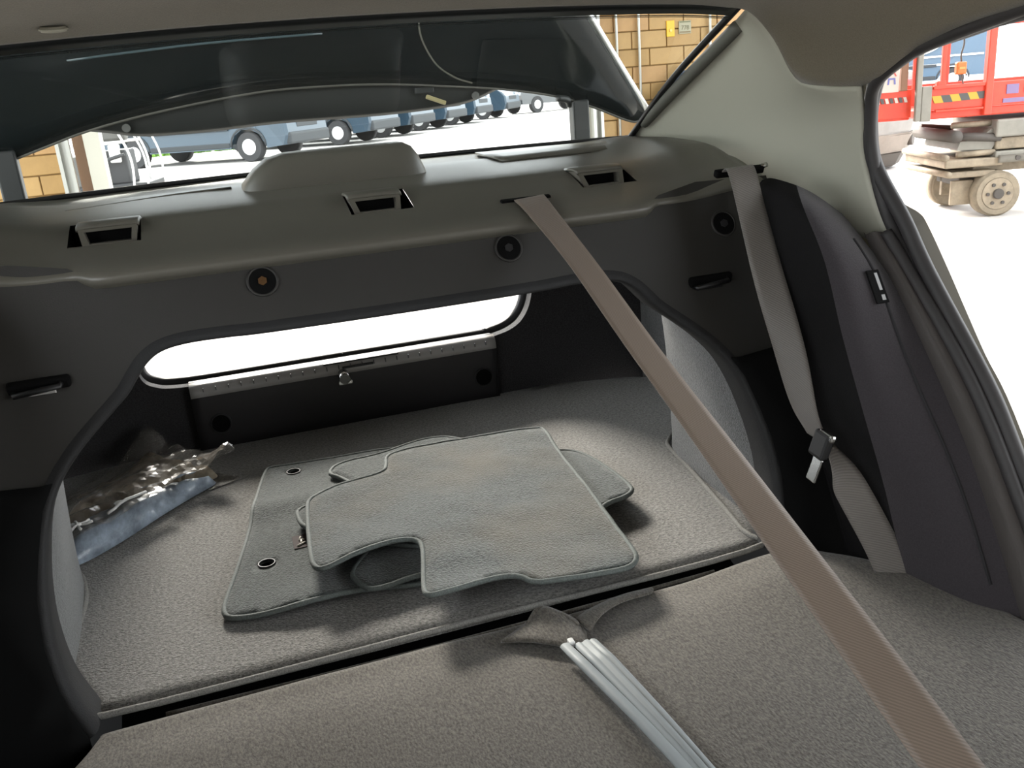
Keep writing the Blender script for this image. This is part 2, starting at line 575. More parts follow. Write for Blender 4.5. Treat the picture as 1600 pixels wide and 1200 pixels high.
def make_van(name, m, L=5.3, W=1.95, H=2.25, tail=-4.2, nose=1.05, rear_wheel=-3.25):
    """x forward (front axle at 0), y across, z up."""
    root = empty(name)
    prof = [(tail, .42), (tail - .03, .8), (tail + .02, H - .1), (tail + .12, H), (-.75, H), (-.55, H - .04), (.38, 1.32), (.55, 1.22),
            (nose - .15, 1.02), (nose, .85), (nose + .03, .55), (nose - .05, .34), (.5, .3),
            (.46, .42), (.33, .62), (.12, .74), (-.12, .74), (-.33, .62), (-.46, .42), (-.47, .32),
            (rear_wheel + .47, .32), (rear_wheel + .45, .42), (rear_wheel + .33, .62), (rear_wheel + .12, .73), (rear_wheel - .12, .73), (rear_wheel - .33, .62), (rear_wheel - .45, .42)]
    n = len(prof)
    rows = []
    for y, ins in ((-W / 2, .06), (-W / 2 + .06, .0), (W / 2 - .06, .0), (W / 2, .06)):
        r = []
        for (x, z) in prof:
            cx, cz = (tail + nose) / 2, 1.1
            r.append(Vector((x - ins * (1 if x > 0.55 else (-1 if x < tail + .3 else 0)), y - (y / abs(y)) * .12 * max(0, (z - 1.2) / 1.0), z - (ins if z > 1.9 else 0))))
        rows.append(r)
    bm = bmesh.new()
    vv = [[bm.verts.new(p) for p in r] for r in rows]
    for i in range(3):
        for k in range(n):
            bm.faces.new((vv[i][k], vv[i][(k + 1) % n], vv[i + 1][(k + 1) % n], vv[i + 1][k]))
    bm.faces.new(vv[0][::-1])
    bm.faces.new(vv[3])
    bmesh.ops.triangulate(bm, faces=[f for f in bm.faces if len(f.verts) > 4])
    frombm('body', bm, m, root)
    for s in (-1, 1):
        wheel(root, (0, s * (W / 2 - .13), .34), .34, .22, M_RIMW)
        wheel(root, (rear_wheel, s * (W / 2 - .13), .34), .34, .22, M_RIMW)
        y = s * (W / 2 - .045)
        tube('wheel_arch', [(.47 * math.cos(a), y + s * .03, .36 + .42 * math.sin(a)) for a in [math.pi * k / 12 for k in range(13)]], .03, M_VANDK, root, 6)
        tube('wheel_arch', [(rear_wheel + .47 * math.cos(a), y + s * .03, .36 + .42 * math.sin(a)) for a in [math.pi * k / 12 for k in range(13)]], .03, M_VANDK, root, 6)
        box('sill', ((rear_wheel) / 2, s * (W / 2 - .02), .40), (-rear_wheel - 1.0, .06, .12), M_VANDK, root, .02)
        box('side_moulding', ((rear_wheel) / 2, s * (W / 2 + .005), .78), (-rear_wheel - .98, .03, .09), M_VANDK, root, .01)
        box('headlight', (nose - .16, s * (W / 2 - .22), .92), (.26, .34, .17), M_LAMP, root, .03)
        prism('side_window', [(-.95, 1.35), (.15, 1.35), (-.4, 1.95), (-.95, 1.95)], lambda a, b, d, s=s: (a, s * (W / 2 - .09 * max(0, (b - 1.2)) + .005 - d), b), .02, M_DKGL, root)
        box('mirror', (.2, s * (W / 2 + .12), 1.4), (.1, .2, .26), M_VANDK, root, .03)
        box('door_handle', (-.75, s * (W / 2 + .0), 1.08), (.16, .03, .035), M_VANDK, root, .008)
        box('tail_lamp', (tail - .02, s * (W / 2 - .1), 1.2), (.06, .16, .6), M_RED, root, .02)
    box('front_bumper', (nose - .03, 0, .48), (.22, W - .1, .26), M_VANDK, root, .04)
    box('grille', (nose - .01, 0, .78), (.06, W * .5, .16), M_VANDK, root, .02)
    prism('windscreen', [(-.5, 2.12), (.36, 1.36), (.40, 1.36), (-.46, 2.12)], lambda a, b, d: (a + .015, d - .78, b), 1.56, M_DKGL, root)
    return root

van0 = make_van('delivery_van', M_VAN)
VH = -math.radians(36)
van_spots = [(.85, 22.6), (3.5, 26.6), (5.15, 28.9), (7.0, 31.6), (8.8, 34.2), (11.0, 37.2)]
van_lab = ['blue delivery van standing nearest the garage door, its side showing behind the equipment cart',
           'blue delivery van parked second in the row from the garage door',
           'blue delivery van parked third in the row from the garage door',
           'blue delivery van parked fourth in the row from the garage door',
           'blue delivery van parked fifth in the row from the garage door',
           'blue delivery van parked sixth in the row, next to the dark pickup']
for i, (x, y) in enumerate(van_spots):
    v = van0 if i == 0 else copy_tree(van0)
    # the near wheel (y = -0.85) stands at the spot
    off = Matrix.Rotation(VH, 3, 'Z') @ Vector((0, -.85, 0))
    v.location = (x - off.x, y - off.y, 0)
    v.rotation_euler = (0, 0, VH)
    tag(v, van_lab[i], 'van', 'blue vans parked in a row outside')

def make_pickup(name, m, lab, loc, rz):
    root = empty(name, loc, rz)
    prof = [(-3.9, .45), (-3.95, .7), (-3.9, 1.12), (-1.6, 1.12), (-1.5, 1.75), (-.2, 1.75), (.35, 1.15), (1.0, 1.02), (1.08, .8), (1.05, .4), (-3.5, .36)]
    prism('body', prof, lambda a, b, d: (a, d - .9, b), 1.8, m, root)
    for s in (-1, 1):
        wheel(root, (.2, s * .82, .36), .36, .22, M_RIMW)
        wheel(root, (-3.0, s * .82, .36), .36, .22, M_RIMW)
        box('tail_lamp', (-3.93, s * .8, .95), (.05, .14, .28), M_RED, root, .02)
        box('headlight', (1.02, s * .68, .85), (.12, .3, .14), M_LAMP, root, .02)
        prism('side_window', [(-1.4, 1.2), (.2, 1.2), (-.25, 1.66), (-1.35, 1.66)], lambda a, b, d, s=s: (a, s * (.905 - d), b), .02, M_DKGL, root)
    box('front_bumper', (1.05, 0, .5), (.16, 1.7, .2), M_VANDK, root, .03)
    tag(root, lab, 'pickup')
    return root
make_pickup('pickup_truck', M_VANG, 'dark grey pickup truck at the far end of the van row', (14.2, 40.6, 0), math.radians(200))

# ------------------------------------------------------------------ equipment cart left of the door, seen past the jamb
M_WHT = mat('white_tube', (.55, .55, .53), .4)
M_DKEQ = mat('dark_equipment', (.025, .025, .027), .7)
M_GREQ = mat('grey_equipment', (.06, .058, .054), .6)
ct = tag(empty('equipment_cart', (-1.62, 15.2, 0), math.radians(-12)), 'dark equipment cart with bent white tube frame outside the garage door', 'cart')
for y in (-.45, .45):
    tube('frame_hoop', spline([(-.62, y, .10), (-.6, y, .55), (-.85, y, 1.1), (-.9, y, 1.5)], 4), .018, M_WHT, ct)
    tube('frame_hoop', spline([(.42, y, .12), (.46, y, .6), (.35, y, 1.0), (.12, y, 1.5)], 4), .018, M_WHT, ct)
    tube('frame_hoop', spline([(.62, y, .12), (.66, y, .6), (.55, y, 1.0), (.32, y, 1.5)], 4), .016, M_WHT, ct)
    tube('rail', [(-.7, y, .86), (.4, y, .88)], .022, M_WHT, ct)
box('deck', (0, 0, .24), (1.3, .9, .08), M_DKEQ, ct, .02)
box('bin', (-.42, -.3, .50), (.26, .3, .45), M_GREQ, ct, .03)
box('bin', (-.12, -.3, .44), (.26, .3, .34), M_GREQ, ct, .03)
box('engine_block', (.2, -.1, .52), (.34, .5, .5), M_DKEQ, ct, .03)
box('tank', (0.08, -.32, .98), (.7, .2, .16), M_GREQ, ct, .04)
box('control_panel', (.22, -.35, .72), (.16, .08, .26), M_WHT, ct, .02)
tube('hose', spline([(-.2, -.45, .75), (0, -.5, .62), (.2, -.47, .66), (.38, -.45, .7)], 5), .025, M_DKEQ, ct)
for x in (-.5, .5):
    for y in (-.4, .4):
        wheel(ct, (x, y, .12), .12, .08, M_GREQ)

# strip of weeds behind the row
M_WEED = mat('weed_green', (.16, .30, .05), .8, var=.4, scale=6)
rnd = random.Random(8)
v, f = [], []
for k in range(500):
    x, y = rnd.uniform(-2.5, 1.5), rnd.uniform(30.5, 31.5)
    a, h = rnd.uniform(0, 6.3), rnd.uniform(.2, .6)
    dx, dy = math.cos(a) * .05, math.sin(a) * .05
    b = len(v)
    v += [(x - dx, y - dy, 0), (x + dx, y + dy, 0), (x + rnd.uniform(-.15, .15), y + rnd.uniform(-.15, .15), h)]
    f.append((b, b + 1, b + 2))
tag(pydata('weeds', v, f, M_WEED), 'strip of green weeds in the yard behind the first blue van', 'weeds', kind='stuff')

# ------------------------------------------------------------------ scissor lift seen through the open door
M_LRED = mat('lift_red_paint', (.60, .05, .022), .45, var=.15, scale=8)
M_LBEI = mat('dusty_beige_steel', (.26, .21, .145), .7, var=.25, scale=9, bump=.2, bscale=60)
M_LGRY = mat('lift_grey_steel', (.22, .205, .17), .6, var=.12, scale=6)
M_LDRK = mat('lift_dark_steel', (.07, .06, .05), .7)
M_YEL = mat('hazard_yellow', (.42, .27, .02), .5)
M_HBLK = mat('hazard_black', (.07, .065, .06), .6)
M_PALE = mat('pale_board', (.48, .42, .36), .7)
M_LILAC = mat('lilac_decal', (.19, .13, .25), .5)
M_ORNG = mat('orange_plastic', (.55, .13, .02), .45)
lift = tag(empty('scissor_lift', (5.28, 5.27, 0), math.atan2(-.341, .94)), 'red scissor lift with dusty beige base and wheels outside the open car door', 'lift')
def lwheel(x, y):
    s = -1 if y < .3 else 1
    o = cyl('wheel', (x, y, .168), (0, 1, 0), .168, .13, mat('dusty_tyre', (.25, .205, .145), .9, var=.2, scale=12), lift, 36, .015)
    cyl('rim', (x, y + s * .063, .168), (0, 1, 0), .118, .012, M_LBEI, o, 28, .004)
    cyl('hub', (x, y + s * .072, .168), (0, 1, 0), .038, .03, M_LDRK, o, 16, .004)
    for k in range(6):
        a = math.pi / 3 * k
        cyl('bolt', (x + .075 * math.cos(a), y + s * .071, .168 + .075 * math.sin(a)), (0, 1, 0), .013, .014, M_LDRK, o, 8)
    return o
for x in (0, 1.5):
    lwheel(x, .065)
    lwheel(x - .06, .69)
box2('axle', (-.06, .12, .13), (.04, .62, .21), M_LDRK, lift, .01)
box2('axle', (1.44, .12, .13), (1.54, .62, .21), M_LDRK, lift, .01)
box2('pivot_plate', (-.30, .10, .09), (-.14, .13, .27), M_LBEI, lift, .005)
box2('pivot_plate', (-.22, .45, .12), (-.1, .49, .27), M_LBEI, lift, .005)
box2('steering_block', (-.22, .16, .22), (.1, .56, .34), M_LDRK, lift, .01)
box2('chassis', (-.14, .12, .32), (1.85, .66, .40), M_LBEI, lift, .01)
box2('end_beam', (-.36, .02, .30), (-.02, .74, .345), M_LBEI, lift, .01)
box2('end_beam', (-.40, .0, .375), (.02, .76, .435), M_LBEI, lift, .01)
tube('cross_tube', [(-.37, -.01, .33), (-.37, .77, .33)], .024, M_LBEI, lift, 10)
tube('cross_tube', [(-.40, -.01, .455), (-.40, .77, .455)], .024, M_LBEI, lift, 10)
tube('tie_rod', [(-.30, .05, .465), (-.03, .05, .47)], .022, M_LBEI, lift, 10)
box2('tray', (-.04, .0, .43), (1.85, .76, .475), M_LGRY, lift, .008)
tube('hydraulic_pipe', [(-.02, -.01, .42), (1.8, -.01, .43)], .028, M_LGRY, lift, 10)
cyl('pin', (.1, -.04, .425), (0, 1, 0), .018, .02, M_LDRK, lift, 12)
box2('power_box', (-.03, .03, .485), (1.85, .72, .57), M_LBEI, lift, .01)
box2('power_box', (-.05, .0, .575), (1.85, .74, .70), M_LGRY, lift, .012)
prism('cover', [(-.30, .50), (-.05, .49), (.0, .57), (-.06, .64), (-.16, .56), (-.28, .56)], lambda a, b, d: (a, d + .05, b), .6, M_LGRY, lift)
tube('scissor_arm', [(-.32, .04, .60), (.0, .04, .57)], .03, M_LDRK, lift, 8)
tube('scissor_arm', [(-.33, .1, .675), (.0, .1, .675)], .022, M_LBEI, lift, 8)
tube('scissor_arm', [(-.33, .65, .64), (.0, .65, .6)], .03, M_LDRK, lift, 8)
tube('roller', [(-.33, .0, .60), (-.33, .7, .60)], .045, M_LDRK, lift, 10)
# platform
box2('deck_frame', (-.55, .03, .735), (1.95, .75, .80), M_LRED, lift, .01)
box2('toe_board', (-.55, .012, .80), (1.95, .03, .965), M_LRED, lift, .004)
box2('toe_board', (-.55, .75, .80), (1.95, .768, .965), M_LRED, lift, .004)
box2('lip', (-.5, -.008, .785), (-.16, .02, .80), M_LRED, lift, .003)
box2('lip', (-.52, -.008, .945), (-.16, .02, .97), M_LRED, lift, .003)
box2('corner_plate', (-.60, -.003, .725), (-.53, .03, .97), M_LGRY, lift, .005)
x = -.525
for k in range(6):
    yl = M_YEL if k % 2 == 0 else M_HBLK
    z0, z1 = .848 + .002 * k, .898 + .002 * k
    prism('hazard_stripe', [(x + .02, z0), (x + .085, z0), (x + .062, z1), (x - .003, z1)], lambda a, b, d: (a, .011 - d, b), .004, yl, lift)
    x += .063
for z0, z1, x0, x1 in ((.875, .94, .0, .085), (.815, .845, -.02, .18), (.875, .94, .125, .2)):
    box2('decal', (x0, .006, z0), (x1, .012, z1), M_LILAC, lift)
box2('post', (-.64, .0, .73), (-.60, .04, 1.32), M_LGRY, lift, .006)
box2('post', (-.66, .02, .95), (-.643, .05, 1.3), M_LRED, lift, .004)
box2('post', (-.47, .0, .96), (-.44, .03, 1.40), M_LRED, lift, .004)
box2('post', (-.50, -.005, .96), (-.435, .04, 1.0), M_LRED, lift, .006)
box2('post', (-.155, -.01, .74), (-.10, .05, 2.05), M_LRED, lift, .006)
box2('rail', (-.48, .0, 1.345), (1.95, .03, 1.39), M_LRED, lift, .008)
box2('rail', (-.15, .0, 2.0), (1.95, .04, 2.045), M_LRED, lift, .008)
box2('post', (1.9, -.01, .74), (1.95, .04, 2.05), M_LRED, lift, .006)
for xx in (-.15, 1.9):
    box2('post', (xx, .72, .8), (xx + .045, .76, 2.05), M_LRED, lift, .006)
box2('rail', (-.15, .73, 2.0), (1.95, .76, 2.045), M_LRED, lift, .008)
tube('control_cable', spline([(-.345, .01, 1.35), (-.335, -.015, 1.25), (-.35, -.015, 1.17), (-.345, -.015, 1.12)], 5), .006, M_LDRK, lift, 6)
cbx = box2('control_box', (-.385, -.045, 1.035), (-.315, .005, 1.12), M_ORNG, lift, .01)
box2('button_plate', (-.37, -.05, 1.07), (-.33, -.044, 1.085), mat('orange_light', (.7, .25, .06), .4), cbx)
tube('control_cable', spline([(-.34, -.015, 1.04), (-.33, -.015, 1.0), (-.32, -.01, .97)], 4), .005, M_LDRK, lift, 6)
# extension deck beyond the grey corner post
box2('extension_deck', (-1.5, .10, .74), (-.64, .7, .80), M_LRED, lift, .01)
box2('toe_board', (-1.5, .08, .76), (-.64, .10, .955), M_LRED, lift, .004)
x = -.99
for k in range(10):
    prism('hazard_stripe', [(x, .868), (x + .022, .868), (x + .01, .905), (x - .012, .905)], lambda a, b, d: (a, .078 - d, b), .004, (M_PALE if k % 2 else M_HBLK), lift)
    x += .033
bd = box2('pale_board', (-.875, .06, .945), (-.745, .075, 1.30), M_PALE, lift, .003)
prism('warning_mark', [(-.835, 1.055), (-.80, 1.12), (-.765, 1.055), (-.775, 1.055), (-.80, 1.10), (-.825, 1.055)], lambda a, b, d: (a, .059 - d, b), .002, mat('mark_red', (.5, .08, .06), .5), bd)
prism('warning_mark', [(-.83, 1.0), (-.825, 1.045), (-.775, 1.045), (-.77, 1.0), (-.782, 1.0), (-.785, 1.033), (-.815, 1.033), (-.818, 1.0)], lambda a, b, d: (a, .059 - d, b), .002, mat('mark_blue', (.12, .12, .3), .5), bd)
box2('post', (-.735, .05, .95), (-.685, .09, 1.42), mat('lift_brown_post', (.20, .10, .055), .6), lift, .005)
box2('post', (-1.47, .08, .95), (-1.42, .12, 1.6), M_LRED, lift, .005)
box2('rail', (-1.47, .08, 1.56), (-.685, .11, 1.6), M_LRED, lift, .005)

# grey vehicle behind the lift: only its bumper corner shows
gv = tag(empty('grey_pickup', (6.36, 8.40, 0), math.radians(-84)), 'dusty grey vehicle whose bumper corner shows beneath the red lift platform', 'vehicle')
M_GV = mat('dusty_grey_paint', (.20, .19, .175), .5, var=.1, scale=5)
M_GVB = mat('dusty_bumper', (.21, .18, .15), .7, var=.1, scale=6)
def front_band(name, z0, z1, x0, x1, ins, m, rnd=.18):
    # horizontally rounded front piece: plan outline extruded upwards, tapering by ins at its foot
    out = [(-.5, -.92), (x1 - .34, -.92), (x1 - .14, -.86), (x1 - .02, -.66), (x1, -.3), (x1, .3), (x1 - .02, .66), (x1 - .14, .86), (x1 - .34, .92), (-.5, .92)]
    return prism(name, out, lambda a, b, d: (a - (ins if d == 0 and a > 0 else 0), b * (1 - (ins * .5 if d == 0 else 0)), z0 + d), z1 - z0, m, gv, .02)
prism('body', [(-4.4, .5), (-4.45, 1.1), (-3.2, 1.15), (-2.8, 1.72), (-1.3, 1.75), (-.6, 1.15), (.12, 1.02), (.2, .55), (-.3, .5)], lambda a, b, d: (a, d - .9, b), 1.8, M_GV, gv, .04)
front_band('bumper', .40, .56, .0, .34, .03, M_GV)
front_band('lower_bumper', .20, .40, .0, .32, .08, M_GVB)
front_band('valance', .03, .20, .0, .20, .08, M_LDRK)
for s in (-1, 1):
    cyl('fog_lamp_hole', (.22, s * .74, .31), (1, s * .55, 0), .06, .05, M_LDRK, gv, 20)
    wheel(gv, (-.55, s * .8, .36), .36, .22, M_RIMW)
    wheel(gv, (-3.4, s * .8, .36), .36, .22, M_RIMW)
    box('lamp', (.16, s * .74, .86), (.12, .26, .18), M_RED, gv, .02)

# blue van with a curved white arrow behind the lift; paint lightened to offset its shaded side
av = make_van('cargo_van', mat('shade_offset_blue', (.035, .072, .115), .4, coat=.3), W=1.95, H=2.1, tail=-3.9, rear_wheel=-2.85)
AVH = math.radians(180 - 42)
av.location = (21.5, 27.0, 0)
av.rotation_euler = (0, 0, AVH)
tag(av, 'blue cargo van with a curved white arrow on its side, behind the red lift', 'van')
pts = spline([(-.85, .98, 1.42), (-1.2, .98, 1.26), (-1.7, .98, 1.19), (-2.2, .98, 1.27), (-2.55, .98, 1.44)], 6)
vv, ff = [], []
for i, p in enumerate(pts):
    t = i / (len(pts) - 1)
    w = .05 + .10 * math.sin(math.pi * min(1, t * 1.1 + .05))
    vv += [(p.x, .985, p.z + w * .6), (p.x, .985, p.z - w * .6)]
    if i:
        b = 2 * i
        ff.append((b - 2, b - 1, b + 1, b))
M_WLOGO = mat('white_van_mark', (.7, .7, .68), .4)
s = pydata('arrow_mark', vv, ff, M_WLOGO, av); s.modifiers.new('t', 'SOLIDIFY').thickness = .01
prism('arrow_head', [(-2.25, 1.62), (-2.72, 1.66), (-2.68, 1.2), (-2.55, 1.28), (-2.55, 1.50), (-2.3, 1.52)], lambda a, b, d: (a, .99 - d, b), .012, M_WLOGO, av)
box('white_band', (-1.9, .985, 1.05), (3.6, .012, .055), M_WLOGO, av)
box('white_band', (-1.3, .985, .80), (2.4, .012, .055), M_WLOGO, av)

# ================================================================== THE CAR: SHELL OF THE LUGGAGE SPACE
ZF = .50
def BY(z):                      # bulkhead plane leans back
    return 1.035 + .49 * (z - .5)

# --- load floor carpet with raised welt
fl_out = [(-.47, 1.055), (.455, 1.055), (.50, 1.10), (.56, 1.2), (.60, 1.34), (.64, 1.44), (.70, 1.50), (.76, 1.60), (.77, 1.99), (-.77, 1.99), (-.76, 1.62), (-.70, 1.53), (-.64, 1.45), (-.60, 1.36), (-.56, 1.2), (-.505, 1.10)]
V, F = cdt_fill([p for p in chaikin([(a, b, 0) for a, b in fl_out], 2)], step=.04)
fl = pydata('floor', [(p.x, p.y, ZF + .0015 * nz(p.x, p.y, 7)) for p in V], F, M_TRUNK, None, True)
s = fl.modifiers.new('t', 'SOLIDIFY'); s.thickness = .006; s.offset = -1
# solidify grows along the normals, keep them up
bm = bmesh.new(); bm.from_mesh(fl.data); bmesh.ops.recalc_face_normals(bm, faces=bm.faces)
if sum(q.normal.z for q in bm.faces) < 0: bmesh.ops.reverse_faces(bm, faces=bm.faces)
bm.to_mesh(fl.data); bm.free()
tag(fl, 'grey felted carpet covering the floor of the luggage space', kind='structure')
welt = [(p.x, p.y, ZF + .001) for p in spline([(a, b, 0) for a, b in [(-.575, 1.50), (-.545, 1.47), (-.532, 1.42), (-.525, 1.36), (-.528, 1.2), (-.505, 1.10), (-.47, 1.057), (0, 1.057), (.445, 1.057), (.475, 1.12), (.515, 1.34), (.530, 1.44), (.54, 1.49), (.57, 1.53)]], 5)]
tube('welt', welt, .0045, mat('carpet_welt', (.20, .195, .18), .9, var=.4, scale=500, bump=.4), fl, 8)

# pan under the floor and under the seats so that no light leaks in from below
tag(box2('floor_pan', (-.86, -.9, .20), (.86, 2.2, .235), M_VOID), 'dark steel floor pan under the carpet', kind='structure')

# --- side trims of the luggage space
def side_trim(s, name, label):
    plan = [(.530, 1.052), (.52, 1.2), (.525, 1.34), (.533, 1.43), (.550, 1.475), (.60, 1.52), (.68, 1.57), (.72, 1.66), (.735, 1.8), (.73, 1.99)]
    rows = []
    for z, ins in ((.47, 0), (.55, .0), (.65, -.005), (.74, -.012), (.82, -.025), (.90, -.06), (.97, -.12)):
        r = []
        for k, (x, y) in enumerate(plan):
            w = 1 if y < 1.5 else max(0, 1 - (y - 1.5) / .25)
            yy = y + (.49 * max(0, z - .5) if k == 0 else 0.30 * max(0, z - .5) if k == 1 else .16 * max(0, z - .5) if k == 2 else 0)
            r.append(Vector((s * (x + ins * w), yy, z)))
        rows.append(r)
    o = surf(name, rows, M_FELT, 4, 4)
    o.modifiers.new('t', 'SOLIDIFY').thickness = .006
    return tag(o, label, kind='structure')
side_trim(1, 'wall_trunk_right', 'grey felt side lining of the luggage space behind the shoulder belt')
side_trim(-1, 'wall_trunk_left', 'grey felt side lining of the luggage space beside the plastic bag')

# --- rear wall of the luggage space with the loading opening
op = [(-.50, 1.02), (-.455, .80), (-.447, .70), (-.438, .667), (-.415, .652), (-.384, .645), (-.30, .642), (0, .642), (.30, .641), (.345, .645), (.385, .655), (.415, .675), (.438, .715), (.457, .80), (.50, 1.02)]
ops = spline([(a, b, 0) for a, b in op], 5)
outer = [(-.78, 1.03), (-.78, .47), (.78, .47), (.78, 1.03)] + [(p.x, p.y) for p in reversed(ops)]
V, F = cdt_fill(outer, step=.05)
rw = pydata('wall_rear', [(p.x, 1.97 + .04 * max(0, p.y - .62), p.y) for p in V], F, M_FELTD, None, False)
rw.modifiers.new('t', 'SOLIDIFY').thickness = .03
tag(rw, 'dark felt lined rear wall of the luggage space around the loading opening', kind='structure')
# body skin behind it, dropping to the bumper: trunk seal rim
tube('seal_rim', [(p.x * 1.005, 2.03 + .04 * max(0, p.y - .62), p.y - .004) for p in ops], .012, M_BLACK, rw, 8)
bmp = surf('tail_skin', [[(x, 2.02, .635) for x in (-.8, 0, .8)], [(x, 2.12, .61) for x in (-.8, 0, .8)], [(x, 2.2, .5) for x in (-.8, 0, .8)], [(x, 2.2, .25) for x in (-.8, 0, .8)]], M_BODY, 4, 4, rw, .01)
# plastic sill plate
sp = tag(empty('sill_plate', (0, 1.97, .5)), 'dark plastic sill cover at the rear edge of the luggage floor', 'sill cover')
nx = 34
prof = [(1.955, .47), (1.953, .52), (1.951, .59), (1.951, .628), (1.955, .640), (1.965, .6465), (1.985, .647), (2.005, .644)]
rows = []
for k in range(nx + 1):
    x = -.352 + .690 * k / nx
    rows.append([Vector((x, y - 1.97, z - .5)) for y, z in prof])
grid('face', rows, M_SILLPL, sp, True, None, .004, 1)
rows2 = []
for k in range(nx + 1):
    x = -.351 + .688 * k / nx
    rows2.append([Vector((x, y - 1.97 - .0025, z - .5 + .0025)) for y, z in ((1.951, .618), (1.951, .630), (1.956, .6415), (1.968, .648))])
grid('top_edge', rows2, M_LITEDGE, sp, True, None, .002, 1)  # pale strip paints the lit edge onto the dark sill plastic
for k in range(1, 26):
    x = -.35 + .688 * k / 26
    box('notch', (x, -.0215, .137), (.0018, .008, .008), mat('notch_grey', (.10, .10, .10), .7), sp)
for x, z in ((-.30, .555), (.30, .555)):
    cyl('fixing_hole', (x, -.0205, z - .5), (0, 1, 0), .019, .006, M_VOID, sp, 24)
    tube('hole_rim', [(x + .021 * math.cos(a), -.0205, z - .5 + .021 * math.sin(a)) for a in [2 * math.pi * k / 24 for k in range(24)]], .0022, M_SILLPL, sp, 6, True)
cyl('striker', (-.025, -.035, .118), (0, 1, .2), .012, .03, M_STEEL, sp, 12)
box('striker_plate', (-.022, -.022, .100), (.032, .006, .012), M_STEEL, sp, .003)
box('latch_slot', (.02, -.010, .1462), (.17, .018, .004), M_BLACK, sp, .001)
box('latch_slot', (.01, -.024, .135), (.07, .004, .005), M_BLACK, sp, .001)

# --- bulkhead behind the folded seats, with the big arched pass-through
ohalf = [(.479, .497), (.503, .545), (.514, .60), (.514, .65), (.507, .70), (.498, .735), (.484, .767), (.462, .795), (.438, .818), (.405, .845), (.385, .862), (.370, .880), (.355, .896), (.333, .908), (.30, .913), (.25, .913), (.19, .911)]
arch = [Vector((-a, b, 0)) for a, b in ohalf] + [Vector((0, .910, 0))] + [Vector((a, b, 0)) for a, b in reversed(ohalf)]
arch = spline(arch, 4)
outer = [(.56, .497), (.63, .497), (.63, .80), (.63, 1.03), (.50, 1.033), (.43, 1.02), (.40, 1.003), (0, 1.003), (-.40, 1.003), (-.43, 1.02), (-.50, 1.033), (-.63, 1.03), (-.63, .8), (-.63, .497), (-.56, .497)]
outer = [(a, b) for a, b in outer] + [(p.x, p.y) for p in arch]
V, F = cdt_fill(outer, step=.035)
def bulk_pt(x, z, d=0.0):
    # slight forward bulge of the panel towards its ends, rolled in at the lip
    return Vector((x, BY(z) + d, z))
bh = pydata('wall_bulkhead', [bulk_pt(p.x, p.y) for p in V], F, M_BULK, None, True)
bm = bmesh.new(); bm.from_mesh(bh.data); bmesh.ops.recalc_face_normals(bm, faces=bm.faces)
if sum(q.normal.y for q in bm.faces) > 0: bmesh.ops.reverse_faces(bm, faces=bm.faces)
bm.to_mesh(bh.data); bm.free()
tag(bh, 'dark grey plastic bulkhead behind the rear seats with a wide arched pass through', kind='structure')
# rolled rim of the opening
rows = []
for i, p in enumerate(arch):
    a, b = arch[max(i - 1, 0)], arch[min(i + 1, len(arch) - 1)]
    t = (b - a).normalized()
    n = Vector((-t.y, t.x, 0))          # towards the hole or away; arch runs left -> top -> right
    n = -n if n.dot(Vector((0, .70, 0)) - p) < 0 else n
    r = []
    for out_, dep in ((.012, -.0005), (.007, -.004), (0.001, -.005), (-.003, -.001), (-.005, .012), (-.004, .035), (-.002, .060)):
        q = p - n * out_
        r.append(bulk_pt(q.x, q.y, dep))
    rows.append(r)
grid('rim', rows, M_RIM, bh)
# screw holes
for x, z in ((-.189, .973), (.169, .973), (.531, .966), (-.55, .966)):
    c = Vector((x, BY(z), z))
    nrm = Vector((0, -1, .49)).normalized()
    e2 = Vector((1, 0, 0)); e3 = nrm.cross(e2)
    o = cyl('screw_hole', c - nrm * .004, nrm, .0185, .012, M_VOID, bh, 28)
    tube('hole_rim', [c + nrm * .001 + (e2 * math.cos(a) + e3 * math.sin(a)) * .020 for a in [2 * math.pi * k / 28 for k in range(28)]], .0022, M_BULK, bh, 6, True)
    cyl('bolt_head', c + nrm * .003, nrm, .0065, .003, M_COPPER if x < -.1 and x > -.3 else M_RIM, bh, 6)
# black lower side trims of the bulkhead
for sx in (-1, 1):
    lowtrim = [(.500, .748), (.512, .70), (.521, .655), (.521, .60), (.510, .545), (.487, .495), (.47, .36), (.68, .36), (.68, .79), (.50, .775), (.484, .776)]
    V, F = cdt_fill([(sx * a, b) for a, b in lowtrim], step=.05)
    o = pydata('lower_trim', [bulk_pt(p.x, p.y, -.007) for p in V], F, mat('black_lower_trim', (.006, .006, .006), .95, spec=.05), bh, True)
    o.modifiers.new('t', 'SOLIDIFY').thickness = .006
# seat latch strikers
for sx in (-1, 1):
    c = Vector((sx * .483, BY(.886), .886))
    rot = Matrix.Rotation(math.atan(.49), 4, 'X')
    bm = bmesh.new(); bm_box(bm, c + Vector((0, .001, 0)), (.075, .012, .022), .004, 2, rot)
    frombm('striker_recess', bm, M_VOID, bh)
    tube('striker_loop', [c + Vector((-.030, -.004, -.004)), c + Vector((-.030, -.012, -.005)), c + Vector((.026, -.012, .0)), c + Vector((.026, -.004, .002))], .004, M_BLACK, bh, 8)
    box('striker_plate', c + Vector((.002, -.006, -.006)), (.034, .002, .009), M_STEEL if sx < 0 else M_BLACK, bh, .001)

